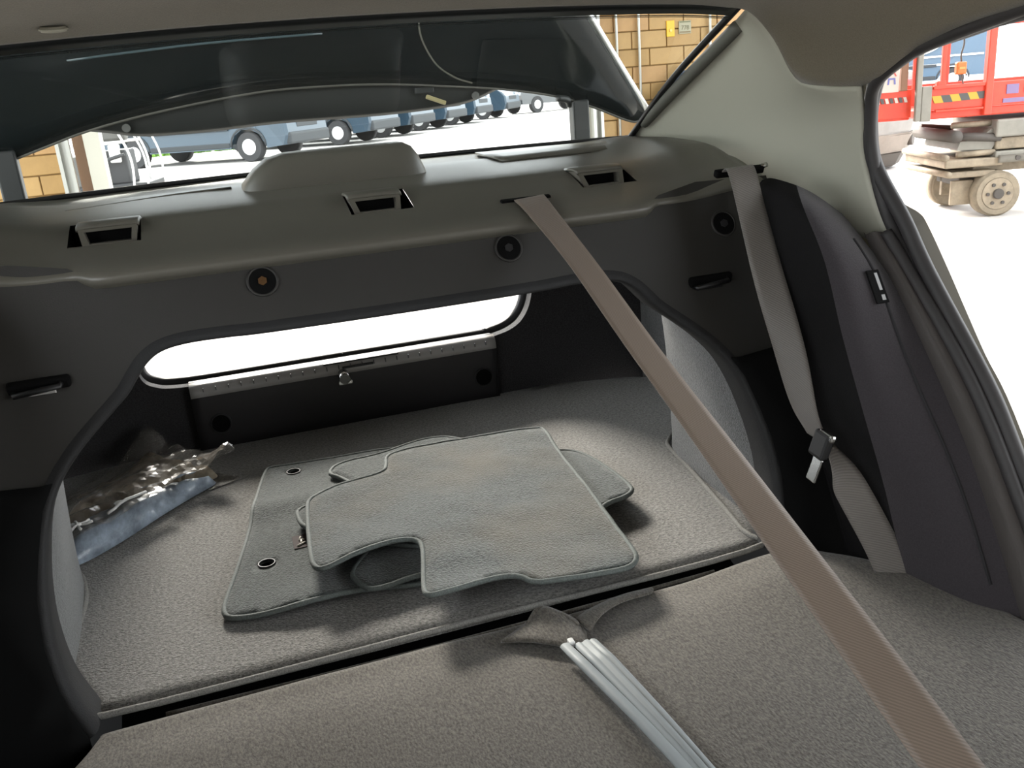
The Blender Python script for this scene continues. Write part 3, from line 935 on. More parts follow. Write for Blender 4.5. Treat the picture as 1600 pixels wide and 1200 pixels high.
# ------------------------------------------------------------------ parcel shelf
sh = tag(empty('parcel_shelf', (0, 1.45, 1.0)), 'dark grey moulded parcel shelf below the rear window', 'parcel shelf')
def Yg(x): return 1.848 - .30 * (x - .12) ** 2
ANCH = [(-.381, -1), (.0, 1), (.376, 1)]
HW, AY0, AY1 = .042, 1.362, 1.436
xs = set()
for k in range(67): xs.add(round(-.66 + 1.32 * k / 66, 4))
for ax, sd in ANCH:
    lo, hi = ax - HW - (.012 if sd < 0 else 0), ax + HW + (.012 if sd > 0 else 0)
    xs = {q for q in xs if abs(q - lo) > .008 and abs(q - hi) > .008} | {round(lo, 4), round(hi, 4)}
xs = sorted(xs)
def sstep(a, b, x):
    t = min(1, max(0, (x - a) / (b - a)))
    return t * t * (3 - 2 * t)
def shelf_col(x):
    ax = abs(x)
    band = 1 - sstep(.395, .425, ax)
    raise_ = .020 * sstep(.46, .60, ax)
    endw = sstep(.60, .66, ax)
    yg = Yg(x)
    pr = []
    base = [(1.285, .985, 1), (1.266, .995, 1), (1.259, 1.003, 1), (1.261, 1.0085, 1), (1.270, 1.0135, 1), (1.288, 1.0190, 1), (1.310, 1.0245, .7), (1.335, 1.0300, .4), (AY0, 1.0370, .1), (1.385, 1.0448, 0), (1.41, 1.0528, 0), (AY1, 1.0600, 0), (1.47, 1.0630, 0), (1.52, 1.0650, 0), (1.58, 1.067, 0)]
    for y, z, w in base:
        y += (1 - band) * w * .022
        z += raise_ * (1 if y > 1.3 else max(0, (y - 1.24) / .06)) 
        z += .004 * (1 - band) * w
        pr.append(Vector((x, y, z - .03 * endw)))
    for k in range(1, 7):
        t = k / 6
        y = 1.58 + (yg + .012 - 1.58) * t
        z = 1.067 + .010 * t - (.006 * math.exp(-((t - .72) / .09) ** 2) if abs(x) < .56 else 0) + raise_ * (1 - t * .7)
        pr.append(Vector((x, y, z - .03 * endw * (1 - t))))
    return pr
rows = [shelf_col(x) for x in xs]
def in_anchor(i, j):
    xm = (xs[i] + xs[i + 1]) / 2
    for ax, sd in ANCH:
        lo, hi = ax - HW - (.012 if sd < 0 else 0), ax + HW + (.012 if sd > 0 else 0)
        if lo < xm < hi and 8 <= j <= 10:
            return True
    return False
o = grid('moulding', [[p - Vector((0, 1.45, 1.0)) for p in r] for r in rows], M_PLAST, sh, True, in_anchor)
def L(x, y, z): return Vector((x, y - 1.45, z - 1.0))
for ax, sd in ANCH:
    # pocket under the cover
    bm = bmesh.new()
    lo, hi = ax - HW - (.012 if sd < 0 else 0), ax + HW + (.012 if sd > 0 else 0)
    ring = [(lo, AY0, 1.037), (hi, AY0, 1.037), (hi, AY1, 1.060), (lo, AY1, 1.060)]
    a = [bm.verts.new(L(*q)) for q in ring]
    b = [bm.verts.new(L(q[0], q[1], 1.005)) for q in ring]
    for k in range(4):
        bm.faces.new((a[k], a[(k + 1) % 4], b[(k + 1) % 4], b[k]))
    bm.faces.new(b)
    pk = frombm('anchor_pocket', bm, M_VOID, sh)
    # hooded cover: top plate, two cheeks and a bottom bar around a dark mouth
    cv = empty('anchor_cover', L(ax, 1.40, 1.05)); cv.parent = sh
    def Q(x, y, z): return Vector((x, y - 1.40, z - 1.05))
    top = [[Q(x * w, y, z) for x in (-1, -.96, -.5, 0, .5, .96, 1)] for y, z, w in ((AY1 + .006, 1.0606, .041), (1.425, 1.0618, .041), (1.405, 1.0622, .0405), (1.394, 1.0605, .040), (1.388, 1.0570, .0395))]
    for r in top:
        r[0].z -= .003; r[-1].z -= .003
    grid('hood', top, M_PLAST, cv, True, None, .003, -1)
    def fy(z): return 1.3735 + (z - 1.036) * .62
    xo, xi, zo0, zo1, zi0, zi1 = .0395, .0315, 1.0345, 1.0575, 1.0378, 1.0535
    bm = bmesh.new()
    O4 = [(-xo + .004, zo0), (xo - .004, zo0), (xo, zo1), (-xo, zo1)]
    I4 = [(-xi + .005, zi0), (xi - .003, zi0), (xi, zi1), (-xi, zi1)]
    vo = [bm.verts.new(Q(x, fy(z), z)) for x, z in O4]
    vi = [bm.verts.new(Q(x, fy(z), z)) for x, z in I4]
    vb = [bm.verts.new(Q(x, fy(z) + .014, z)) for x, z in I4]
    for k in range(4):
        bm.faces.new((vo[k], vo[(k + 1) % 4], vi[(k + 1) % 4], vi[k]))
        bm.faces.new((vi[k], vi[(k + 1) % 4], vb[(k + 1) % 4], vb[k]))
    frombm('mouth_frame', bm, M_PLAST, cv)
    for s_ in (-1, 1):
        prism('cheek', [(1.3735, 1.0345), (1.3875, 1.057), (1.405, 1.0605), (AY1, 1.0595), (AY1, 1.030)], lambda y, z, d, s_=s_: Q(s_ * (.0395 - .004 * max(0, (1.0575 - z)) / .023) - s_ * d, y + .0005, z), .003, M_PLAST, cv)
    box('mouth', Q(0, 1.412, 1.046), (.064, .012, .022), M_VOID, cv)
# belt slots
bx = box('belt_slot', L(.227, 1.341, 1.0322), (.082, .010, .006), M_VOID, sh, .002, Matrix.Rotation(math.radians(14), 4, 'X'))
bx = box('belt_slot', L(.548, 1.245, 1.0475), (.085, .012, .012), M_VOID, sh, .003, Matrix.Rotation(math.radians(20), 4, 'X'))
cyl('slot_pin', L(.592, 1.245, 1.052), (1, 0, .2), .004, .012, M_STEEL, sh, 8)
# loudspeaker panel on the right end, with a fine joint around it
rows = []
for k in range(13):
    x = .285 + .27 * k / 12
    yb = Yg(x) - .035
    rows.append([L(x, 1.63 + .0 * k, 1.0705), L(x, 1.68, 1.0745), L(x, 1.73, 1.0755), L(x, yb, 1.0775)])
grid('speaker_panel', rows, M_PLAST, sh, True, None, .004, 0)
# high brake lamp housing
bl = [[], [], [], [], []]
lv = [(1.055, 0.0, 1.0), (1.075, .004, .97), (1.098, .014, .90), (1.114, .028, .82), (1.121, .045, .72)]
for i, (z, dy, w) in enumerate(lv):
    x0, x1 = -.19 + (1 - w) * .30, .140 - (1 - w) * .12
    y0, y1 = 1.575 + dy, 1.735 - dy * .6
    ring = []
    for k in range(40):
        a = 2 * math.pi * k / 40
        c_, s_ = math.cos(a), math.sin(a)
        e = .40
        ring.append(L((x0 + x1) / 2 + (x1 - x0) / 2 * math.copysign(abs(c_) ** e, c_), (y0 + y1) / 2 + (y1 - y0) / 2 * math.copysign(abs(s_) ** e, s_), z))
    bl[i] = ring + [ring[0]]
cen = [L(.01, 1.66, 1.1225)] * 41
grid('brake_lamp_housing', bl + [cen], M_PLAST, sh, True)
# tear-drop hollows moulded next to it
tube('moulded_ridge', spline([L(-.46, 1.60, 1.0665), L(-.30, 1.66, 1.070), L(-.20, 1.665, 1.072)], 6), .004, M_PLAST, sh, 6, False, (1, .5))

# ------------------------------------------------------------------ rear window, pillars, roof lining
top_c = [(-.62, 1.31, 1.285), (-.50, 1.30, 1.297), (-.25, 1.262, 1.304), (0, 1.248, 1.3065), (.25, 1.245, 1.304), (.45, 1.25, 1.298), (.555, 1.258, 1.290)]
bot_c = [(x, Yg(x), 1.078) for x in (-.66, -.52, -.30, -.02, .25, .46, .615)]
mid_c = [((a[0] + b[0]) / 2 * 1.01, (a[1] + b[1]) / 2 + .02, (a[2] + b[2]) / 2 + .012) for a, b in zip(top_c, bot_c)]
wn = tag(empty('window_1', (0, 1.5, 1.1)), 'rear window glass of the car, slightly dusty', kind='structure')
def W0(p): return Vector(p) - Vector((0, 1.5, 1.1))
g = surf('pane', [[W0(p) for p in bot_c], [W0(p) for p in mid_c], [W0(p) for p in top_c]], M_GLASS, 5, 8, wn)
# black printed border along the top with its dotted edge
M_FRIT = mat('black_frit', (.006, .008, .009), .4)
rows = []
tp, mp_ = spline(top_c, 6), spline(mid_c, 6)
for a, b in zip(tp, mp_):
    d = (b - a) * .10
    rows.append([W0(a + Vector((0, 0, -.004))), W0(a + d + Vector((0, 0, -.004)))])
grid('printed_border', rows, M_FRIT, wn, True, None, .001)
rnd = random.Random(5)
v, f = [], []
for i in range(len(tp) - 1):
    for k in range(14):
        t = (k + .5) / 14
        a = tp[i].lerp(tp[i + 1], t); b = mp_[i].lerp(mp_[i + 1], t)
        for q in range(2):
            c = a + (b - a) * (.115 + .016 * q) + Vector((0, 0, -.0045))
            rr = .0021 - .0006 * q
            s0 = len(v)
            v += [W0(c + Vector((rr * math.cos(an), (b - a).normalized().y * rr * math.sin(an), (b - a).normalized().z * rr * math.sin(an)))) for an in [math.pi / 3 * j for j in range(6)]]
            f.append(tuple(range(s0, s0 + 6)))
d_ = pydata('printed_dots', v, f, M_FRIT, wn); d_['kind'] = 'stuff'
tube('side_seal', [W0(p) for p in spline([(.618, Yg(.618), 1.080), (.597, 1.55, 1.188), (.560, 1.262, 1.290)], 8)], .006, M_BLACK, wn, 8)
tube('side_seal', [W0(p) for p in spline([(-.66, Yg(-.66), 1.080), (-.645, 1.52, 1.19), (-.625, 1.312, 1.286)], 8)], .006, M_BLACK, wn, 8)
tube('lower_seal', [W0((x, Yg(x) + .004, 1.0795)) for x in [-.66 + 1.275 * k / 30 for k in range(31)]], .005, M_BLACK, wn, 8)

# rear pillar trim (open door side)
pil = [
    [(.575, 1.262, 1.288), (.600, 1.232, 1.235), (.618, 1.214, 1.190), (.626, 1.20, 1.172), (.640, 1.15, 1.162), (.655, 1.103, 1.162)],
    [(.600, 1.42, 1.232), (.628, 1.34, 1.19), (.648, 1.28, 1.155), (.660, 1.22, 1.135), (.668, 1.16, 1.125), (.672, 1.118, 1.118)],
    [(.612, 1.60, 1.165), (.650, 1.48, 1.135), (.672, 1.38, 1.11), (.682, 1.28, 1.09), (.686, 1.19, 1.07), (.686, 1.128, 1.058)],
    [(.622, 1.78, 1.082), (.665, 1.60, 1.07), (.688, 1.44, 1.055), (.695, 1.32, 1.03), (.697, 1.20, 1.0), (.694, 1.098, .982)],
    [(.632, 1.83, 1.03), (.672, 1.66, 1.01), (.696, 1.48, .99), (.702, 1.34, .97), (.702, 1.20, .945), (.700, 1.06, .93)]]
t1 = surf('trim_1', pil, M_PILLAR, 6, 6, None, .006, 1)
tag(t1, 'pale grey plastic rear pillar trim beside the open door', kind='structure')
rows = [(.597, 1.33, 1.262), (.608, 1.45, 1.217), (.617, 1.60, 1.160), (.624, 1.70, 1.118)]
tube('groove', spline([(x + .004, y, z) for x, y, z in [(.583, 1.31, 1.262), (.597, 1.45, 1.212), (.608, 1.60, 1.155), (.616, 1.71, 1.110)]], 6), .011, mat('pillar_groove', (.12, .12, .10), .7), t1, 8)
t2 = surf('trim_2', [[(-x - .03, y, z) for x, y, z in r] for r in pil], M_PILLAR, 6, 6, None, .006, -1)
tag(t2, 'pale grey plastic rear pillar trim on the far side of the rear window', kind='structure')

# roof lining: from the rear window header forward over the camera
def liner_row(y, zc, xe, ze):
    pts = []
    for s_ in (-1, 1):
        pass
    return [(-xe, y, ze), (-xe * .93, y, ze + (zc - ze) * .55), (-xe * .75, y, ze + (zc - ze) * .88), (-xe * .4, y, zc - .004), (0, y, zc), (xe * .4, y, zc - .004), (xe * .75, y, ze + (zc - ze) * .88), (xe * .93, y, ze + (zc - ze) * .55), (xe, y, ze)]
hl = [
    [(-.66, 1.325, 1.272), (-.60, 1.32, 1.285), (-.50, 1.30, 1.293), (-.25, 1.262, 1.300), (0, 1.248, 1.3025), (.25, 1.245, 1.300), (.45, 1.25, 1.294), (.545, 1.262, 1.286), (.575, 1.262, 1.288)],
    [(-.67, 1.26, 1.262), (-.61, 1.262, 1.284), (-.50, 1.25, 1.301), (-.25, 1.215, 1.3085), (0, 1.20, 1.311), (.25, 1.20, 1.3085), (.45, 1.205, 1.299), (.550, 1.215, 1.280), (.600, 1.232, 1.235)],
    [(-.68, 1.18, 1.24), (-.62, 1.18, 1.282), (-.50, 1.17, 1.309), (-.25, 1.15, 1.320), (0, 1.14, 1.323), (.25, 1.14, 1.320), (.45, 1.15, 1.306), (.565, 1.17, 1.268), (.626, 1.20, 1.172)],
    [(-.68, 1.08, 1.22), (-.62, 1.08, 1.279), (-.50, 1.07, 1.320), (-.25, 1.05, 1.333), (0, 1.04, 1.336), (.25, 1.04, 1.333), (.45, 1.05, 1.315), (.575, 1.08, 1.262), (.655, 1.103, 1.162)],
    [(-.67, .95, 1.222), (-.61, .95, 1.287), (-.50, .95, 1.328), (-.25, .95, 1.343), (0, .95, 1.346), (.25, .95, 1.343), (.45, .95, 1.322), (.565, .95, 1.275), (.630, .955, 1.212)],
    [(-.65, .78, 1.24), (-.59, .78, 1.298), (-.48, .78, 1.335), (-.25, .78, 1.352), (0, .78, 1.355), (.25, .78, 1.352), (.45, .78, 1.330), (.555, .78, 1.287), (.612, .79, 1.240)],
    [(-.63, .40, 1.275), (-.57, .4, 1.318), (-.46, .4, 1.348), (-.25, .4, 1.362), (0, .4, 1.365), (.25, .4, 1.362), (.44, .4, 1.345), (.54, .4, 1.312), (.59, .4, 1.275)],
    [(-.62, -.2, 1.28), (-.56, -.2, 1.32), (-.45, -.2, 1.35), (-.25, -.2, 1.365), (0, -.2, 1.368), (.25, -.2, 1.365), (.44, -.2, 1.348), (.54, -.2, 1.315), (.585, -.2, 1.28)]]
ce = surf('ceiling', hl, M_LINER, 6, 6, None, .02, -1)
tag(ce, 'pale grey cloth roof lining above the rear window and open door', kind='structure')
# small trim clip in the lining
ck = cyl('trim_clip', (-.375, 1.222, 1.3045), (0, .2, -1), .016, .006, M_PILLAR, ce, 20, .002)
# roof skin outside
rf = surf('roof_panel', [[(x, y, z + .035) for x, y, z in r] for r in hl], M_PAINT, 4, 4, ce)

# ------------------------------------------------------------------ door opening: sill trim, seals, body flange (open rear door side)
edge = [(.602, .60, 1.262), (.612, .79, 1.240), (.630, .955, 1.212), (.645, 1.03, 1.192), (.655, 1.085, 1.165), (.668, 1.108, 1.13), (.680, 1.116, 1.07), (.690, 1.093, .984)]
low = [(.690, 1.028, .909), (.690, .896, .773), (.690, .797, .629), (.690, .70, .47)]
ds = tag(empty('door_1', (.69, 1.0, .9)), 'black rubber seal and sill around the open rear door aperture', kind='structure')
def D0(p): return Vector(p) - Vector((.69, 1.0, .9))
path = spline(edge + low, 8)
outer_path = spline([(.61, .60, 1.245), (.63, .815, 1.235), (.645, .904, 1.224), (.66, 1.013, 1.206), (.672, 1.080, 1.182), (.682, 1.11, 1.148), (.69, 1.122, 1.103), (.695, 1.112, 1.047), (.70, 1.053, .973), (.70, 1.0, .905), (.70, .883, .775), (.70, .825, .692), (.70, .70, .50)], 8)
tube('outer_seal', [D0(p) for p in outer_path], .011, M_SEAL, ds, 10)
tube('aperture_trim', [D0((p.x + .008, p.y - .003, p.z)) for p in path], .009, M_SEAL, ds, 10)
lowp = spline([(.686, 1.07, .955)] + low, 8)
tube('inner_seal', [D0((p.x - .006, p.y - .004, p.z + .003)) for p in lowp], .009, M_SEAL, ds, 10)
# carpeted sill strip between bolster and seal
rows = []
A_ = spline([(.660, 1.085, .955), (.660, 1.06, .925), (.660, 1.017, .887), (.660, .921, .771), (.660, .847, .664), (.660, .764, .513), (.66, .68, .36)], 6)
B_ = spline([(.690, 1.075, .955), (.692, 1.055, .935), (.690, 1.028, .909), (.690, .896, .773), (.690, .797, .629), (.690, .70, .47), (.69, .62, .33)], 6)
for a, b in zip(A_, B_):
    m_ = (a + b) / 2 + Vector((-.012, -.010, .006))
    rows.append([D0(a + Vector((.012, .02, 0))), D0(a), D0(a.lerp(m_, .6)), D0(m_), D0(m_.lerp(b, .6)), D0(b), D0(b + Vector((.03, 0.01, 0)))])
grid('sill_trim', rows, M_SILL, ds)
# painted flange of the body outside the seal
fl_edge = spline([(.672, 1.10, 1.18), (.70, 1.13, 1.09), (.735, 1.135, 1.02), (.77, 1.14, .985), (.80, 1.135, .965), (.80, 1.115, .948), (.80, 1.066, .884), (.80, 1.03, .834), (.80, .985, .773), (.80, .925, .70), (.80, .80, .50)], 5)
in_edge = spline([(.668, 1.09, 1.17), (.69, 1.11, 1.09), (.698, 1.095, 1.03), (.700, 1.07, .99), (.702, 1.055, .965), (.704, 1.035, .945), (.706, .99, .885), (.706, .955, .835), (.706, .915, .775), (.706, .86, .70), (.706, .74, .50)], 5)
rows = []
for a, b in zip(in_edge, fl_edge):
    rows.append([D0(a), D0(a.lerp(b, .25) + Vector((0, .014, -.01))), D0(a.lerp(b, .75) + Vector((0, .014, -.008))), D0(b), D0(b + Vector((.0, .03, .0)))])
grid('body_flange', rows, M_BODY, ds)
# rear wing of the body
rows = []
for p in fl_edge[20:]:
    rows.append([D0((p.x, p.y + .03, p.z)), D0((p.x + .0, p.y + .4, p.z)), D0((p.x, 2.15, p.z))])
grid('wing_panel', rows, M_BODY, ds)
# shoulder of the body between window corner and trunk opening
for s_ in (-1, 1):
    surf('shoulder_panel', [[D0((s_ * .64, 1.80, 1.06)), D0((s_ * .6, 1.95, 1.035)), D0((s_ * .58, 2.12, 1.02))], [D0((s_ * .74, 1.6, 1.03)), D0((s_ * .76, 1.95, 1.0)), D0((s_ * .74, 2.12, .98))], [D0((s_ * .86, 1.3, .95)), D0((s_ * .87, 1.9, .92)), D0((s_ * .82, 2.15, .9))]], M_PAINT, 4, 4, ds)
surf('rear_cowl', [[D0((x, Yg(x) - .02, 1.066)) for x in (-.64, -.3, 0, .3, .62)], [D0((x, Yg(x) + .06, 1.055)) for x in (-.62, -.3, 0, .3, .62)], [D0((x, 1.905, 1.03)) for x in (-.6, -.3, 0, .3, .6)]], M_PAINT, 4, 4, ds)
# far-side door (closed, with an open window above its rail)
dl = tag(empty('door_2', (-.70, .6, .8)), 'dark closed rear door panel on the far side of the car', kind='structure')
surf('door_panel', [[(-.0, -1.2, -.5), (-.02, 0, -.5), (-.0, .62, -.5)], [(.0, -1.2, -.1), (-.02, 0, -.1), (-.0, .62, -.1)], [(.01, -1.2, .15), (0, 0, .17), (.0, .5, .18)]], M_BOLST, 4, 4, dl, .03)
box2('window_rail', (-.03, -1.2, .15), (.012, .52, .18), M_BLACK, dl, .006)

# ------------------------------------------------------------------ seat side bolsters
def bolster(s, name, lab):
    root = tag(empty(name, (s * .6, 1.0, .5)), lab, 'seat bolster')
    def B0(x, y, z): return Vector((s * x, y, z)) - Vector((s * .6, 1.0, .5))
    #        back inner     inner mid      ridge           front mid        outer edge
    ctrl = [
        [B0(.590, 1.245, 1.030), B0(.592, 1.22, 1.034), B0(.600, 1.17, 1.026), B0(.622, 1.15, 1.010), B0(.652, 1.13, .982)],
        [B0(.575, 1.245, 1.010), B0(.568, 1.20, 1.018), B0(.574, 1.115, 1.000), B0(.610, 1.098, .985), B0(.660, 1.112, .962)],
        [B0(.570, 1.235, .955), B0(.560, 1.18, .950), B0(.568, 1.055, .930), B0(.610, 1.030, .918), B0(.662, 1.035, .902)],
        [B0(.572, 1.200, .880), B0(.560, 1.16, .870), B0(.566, 1.010, .835), B0(.610, .975, .822), B0(.662, .960, .815)],
        [B0(.575, 1.160, .800), B0(.563, 1.10, .780), B0(.570, .965, .735), B0(.612, .915, .722), B0(.662, .880, .712)],
        [B0(.580, 1.105, .690), B0(.570, 1.05, .660), B0(.580, .925, .630), B0(.618, .85, .615), B0(.662, .815, .610)],
        [B0(.585, 1.02, .520), B0(.580, .98, .510), B0(.592, .895, .520), B0(.625, .80, .505), B0(.662, .755, .495)],
        [B0(.585, 1.01, .492), B0(.585, .965, .490), B0(.595, .885, .492), B0(.626, .79, .490), B0(.662, .745, .478)]]
    full = [spline(r, 6) for r in ctrl]
    full = [spline([r[j] for r in full], 5) for j in range(len(full[0]))]
    full = [[full[j][i] for j in range(len(full))] for i in range(len(full[0]))]
    if s > 0:
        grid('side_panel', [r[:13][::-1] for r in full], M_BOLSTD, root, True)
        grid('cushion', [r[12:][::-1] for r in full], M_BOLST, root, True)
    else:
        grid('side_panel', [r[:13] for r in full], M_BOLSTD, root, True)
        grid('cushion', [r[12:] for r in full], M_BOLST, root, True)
    flat = [p for r in full for p in r]; nc = len(full[0])
    bv = BVHTree.FromPolygons(flat, [(i * nc + j, i * nc + j + 1, (i + 1) * nc + j + 1, (i + 1) * nc + j) for i in range(len(full) - 1) for j in range(nc - 1)])
    eye = B0(-.235 if s > 0 else .4, 0, 1.2)
    def onto(p, d):
        q, n_, _, _ = bv.find_nearest(p)
        if n_.dot(eye - q) < 0: n_ = -n_
        return q + n_ * d, n_
    seam = spline([B0(.630, 1.072, .955), B0(.632, 1.010, .878), B0(.632, .935, .775), B0(.636, .855, .665), B0(.640, .79, .535)], 7)
    tube('seam', [onto(p, .0002)[0] for p in seam], .0022, mat('seam_thread', (.02, .019, .021), .9), root, 6)
    if s > 0:
        c, n_ = onto(B0(.626, 1.005, .900), .002)
        ax_x = n_.cross(Vector((0, -.55, -.8))).normalized()
        rot = Matrix((ax_x, n_.cross(ax_x).normalized(), n_)).transposed().to_4x4()
        tg = box('tag', c, (.022, .050, .003), mat('black_tag', (.006, .006, .006), .9, spec=.1), root, .0008, rot)
        M_TAGI = mat('tag_ink', (.35, .35, .35), .6)
        box('tag_print', c + rot @ Vector((.003, .007, .0018)), (.005, .026, .0006), M_TAGI, tg, 0, rot)
        box('tag_print', c + rot @ Vector((.003, -.017, .0018)), (.006, .008, .0006), M_TAGI, tg, 0, rot)
    return root
bolster(1, 'seat_bolster', 'charcoal cloth seat side bolster with a small black tag beside the open door')
bolster(-1, 'seat_bolster', 'charcoal cloth seat side bolster without a tag, by the far closed door')

# ------------------------------------------------------------------ folded rear seat backs
def seatback(name, lab, xl, xr, y0, y1, ztop, r=.018, crown=.006, corner=None):
    root = tag(empty(name, ((xl(.8) + xr(.8)) / 2, (y0 + y1) / 2, .40)), lab, 'seat back', 'folded rear seat backs')
    org = root.location.copy()
    nx_, ny_ = 46, 50
    rows = []
    def warp(t): return .5 - .5 * math.cos(math.pi * t)
    for j in range(ny_ + 1):
        tv = j / ny_
        tv = tv if tv < .5 else .5 + .5 * math.sin(math.pi * (tv - .5))
        y = y0 + (y1 - y0) * tv
        row = []
        for i in range(nx_ + 1):
            tu = warp(i / nx_)
            a, b = xl(y), xr(y)
            x = a + (b - a) * tu
            e = min(x - a, b - x, y1 - y)
            d = max(0, r - e)
            z = ztop(x, y) - r + math.sqrt(max(0, r * r - d * d)) + crown * (1 - (2 * tu - 1) ** 2) * .5
            z += .0012 * nz(x, y, 9, 2.2)
            row.append(Vector((x, y, z)) - org)
        rows.append(row)
    grid('back_panel', rows, M_SEAT, root)
    # padded sides and underside
    peri = [rows[0][i] for i in range(nx_ + 1)] + [rows[j][nx_] for j in range(1, ny_ + 1)] + [rows[ny_][i] for i in range(nx_ - 1, -1, -1)] + [rows[j][0] for j in range(ny_ - 1, 0, -1)]
    lower = [Vector((p.x * .985, p.y * .99, -.12)) for p in peri]
    grid('side_panel', [peri + [peri[0]], lower + [lower[0]]], M_SEAT, root)
    return root
def zs(x, y): return .500 + .015 * max(0, (1.03 - y)) - .004 * math.exp(-((y - 1.0) / .04) ** 2)
def xl_left(y):  return -.478 - .04 * max(0, min(1, (1.03 - y) / .08)) if y > .95 else -.518 - .05 * min(1, (.95 - y) / .3)
def xr_left(y):  return .103 + .035 * min(1, max(0, (1.0 - y) / .35))
def xl_right(y): return .112 + .035 * min(1, max(0, (1.0 - y) / .35))
def xr_right(y):
    t = min(1, max(0, (1.03 - y) / .30))
    return .515 + .15 * math.sin(t * math.pi / 2) 
seatback('folded_seatback', 'wide folded rear seat back in grey brown fabric between far door and grey strips', xl_left, xr_left, .30, 1.036, zs)
seatback('folded_seatback', 'narrow folded rear seat back with grey brown fabric under the long brown belt', xl_right, xr_right, .30, 1.031, lambda x, y: zs(x, y) + .014 * sstep(.75, .98, y) * sstep(.30, .48, x))
# gap cover strip: carpet lip between seats and load floor
lp = tag(empty('gap_flap', (0, 1.04, .49)), 'narrow grey carpet flap bridging the gap between seat backs and load floor', 'flap')
rows = []
for k in range(41):
    x = -.46 + .90 * k / 40
    dz = -.006 - .010 * math.sin(math.pi * k / 40)
    rows.append([Vector((x, 1.039 - 1.04, .400 - .49)), Vector((x, 1.042 - 1.04, .462 - .49 + dz)), Vector((x, 1.06 - 1.04, .462 - .49 + dz)), Vector((x, 1.10 - 1.04, .468 - .49))])
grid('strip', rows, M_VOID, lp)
tube('piping', [(-.40 + .78 * k / 30, .0035, -.001 - .004 * math.sin(math.pi * k / 30)) for k in range(31)], .003, M_SEAT, lp, 8)
# fabric folds where the two seat backs meet
fd = tag(empty('fabric_corner', (.10, .985, .505)), 'turned up fabric corner of the seat cover by the grey strips', 'fabric fold')
prs = [[(-.075, .0, .0), (-.03, .02, .004), (-.004, .038, .010)], [(-.04, -.022, .004), (-.010, .0, .011), (.006, .022, .016)], [(.0, -.055, .004), (.014, -.03, .010), (.028, -.005, .008)], [(.02, -.07, -.004), (.028, -.045, .0), (.036, -.02, -.006)]]
surf('fold', prs, M_SEAT, 5, 5, fd, .004, -1)
tube('hem', spline([(-.03, .016, .006), (-.006, .036, .012), (.012, .012, .014), (.028, -.02, .009)], 6), .0042, M_SEAT, fd, 8)
fd2 = tag(empty('fabric_corner', (.145, .985, .5)), 'creased fabric corner of the narrow seat back by the grey strips', 'fabric fold')
prs = [[(-.02, .006, .0), (.02, .022, .004), (.07, .034, .004), (.12, .040, .0)], [(-.012, -.01, .010), (.02, .006, .013), (.07, .022, .011), (.12, .030, .004)], [(-.006, -.035, .010), (.02, -.012, .014), (.06, .008, .012), (.11, .016, .008)]]
surf('fold', prs, M_SEAT, 5, 5, fd2, .003, -1)

# pale strips in the split between the seat backs
st = tag(empty('split_strips', (.12, .80, .51)), 'pale grey grooved strips lying in the split between the seat backs', 'strip')
def S0(p): return Vector(p) - Vector((.12, .80, .51))
def strip(name, cl, w, z0, m, gro=0):
    rows = []
    for x, y, ww in cl:
        r = []
        n_ = 10
        for k in range(n_ + 1):
            t = k / n_
            zz = .0035 * (1 - (2 * t - 1) ** 4)
            if gro and k in (3, 4, 7):
                zz -= .0022
            r.append(S0((x + (t - .5) * ww, y, z0(y) + zz)))
        rows.append(r)
    return grid(name, rows, m, st, True, None, .002, -1)
def zst(y): return zs(.12, y) + .0125
strip('wide_strip', [(.121, .925, .030), (.127, .88, .030), (.132, .82, .028), (.137, .76, .025), (.141, .70, .022), (.145, .62, .020), (.15, .5, .02)], 0, zst, M_STRIP, 1)
strip('narrow_strip', [(.095, .930, .011), (.102, .88, .013), (.110, .82, .013), (.118, .76, .012), (.124, .70, .012), (.130, .62, .012), (.136, .5, .012)], 0, zst, M_STRIP)
box('end_tab', S0((.1045, .932, zst(.93) + .002)), (.008, .012, .008), mat('white_tab', (.7, .7, .68), .5), st, .002)

# ------------------------------------------------------------------ floor mats
M_MATST = M_MAT.copy()
M_MATST.name = 'stained_mat_pile'
_nt = M_MATST.node_tree
_b = _nt.nodes['Principled BSDF']
_src = _b.inputs['Base Color'].links[0].from_socket
_tc = _nt.nodes.new('ShaderNodeTexCoord')
_n = _nt.nodes.new('ShaderNodeTexNoise'); _n.inputs['Scale'].default_value = 5.5; _n.inputs['Detail'].default_value = 3
_r = _nt.nodes.new('ShaderNodeValToRGB'); _r.color_ramp.elements[0].position = .45; _r.color_ramp.elements[1].position = .70
_r.color_ramp.elements[1].color = (.75, .75, .75, 1)
_m = _nt.nodes.new('ShaderNodeMix'); _m.data_type = 'RGBA'; _m.inputs['B'].default_value = (.095, .082, .056, 1)
_nt.links.new(_tc.outputs['Object'], _n.inputs['Vector']); _nt.links.new(_n.outputs['Fac'], _r.inputs['Fac'])
_nt.links.new(_r.outputs['Color'], _m.inputs['Factor']); _nt.links.new(_src, _m.inputs['A']); _nt.links.new(_m.outputs['Result'], _b.inputs['Base Color'])

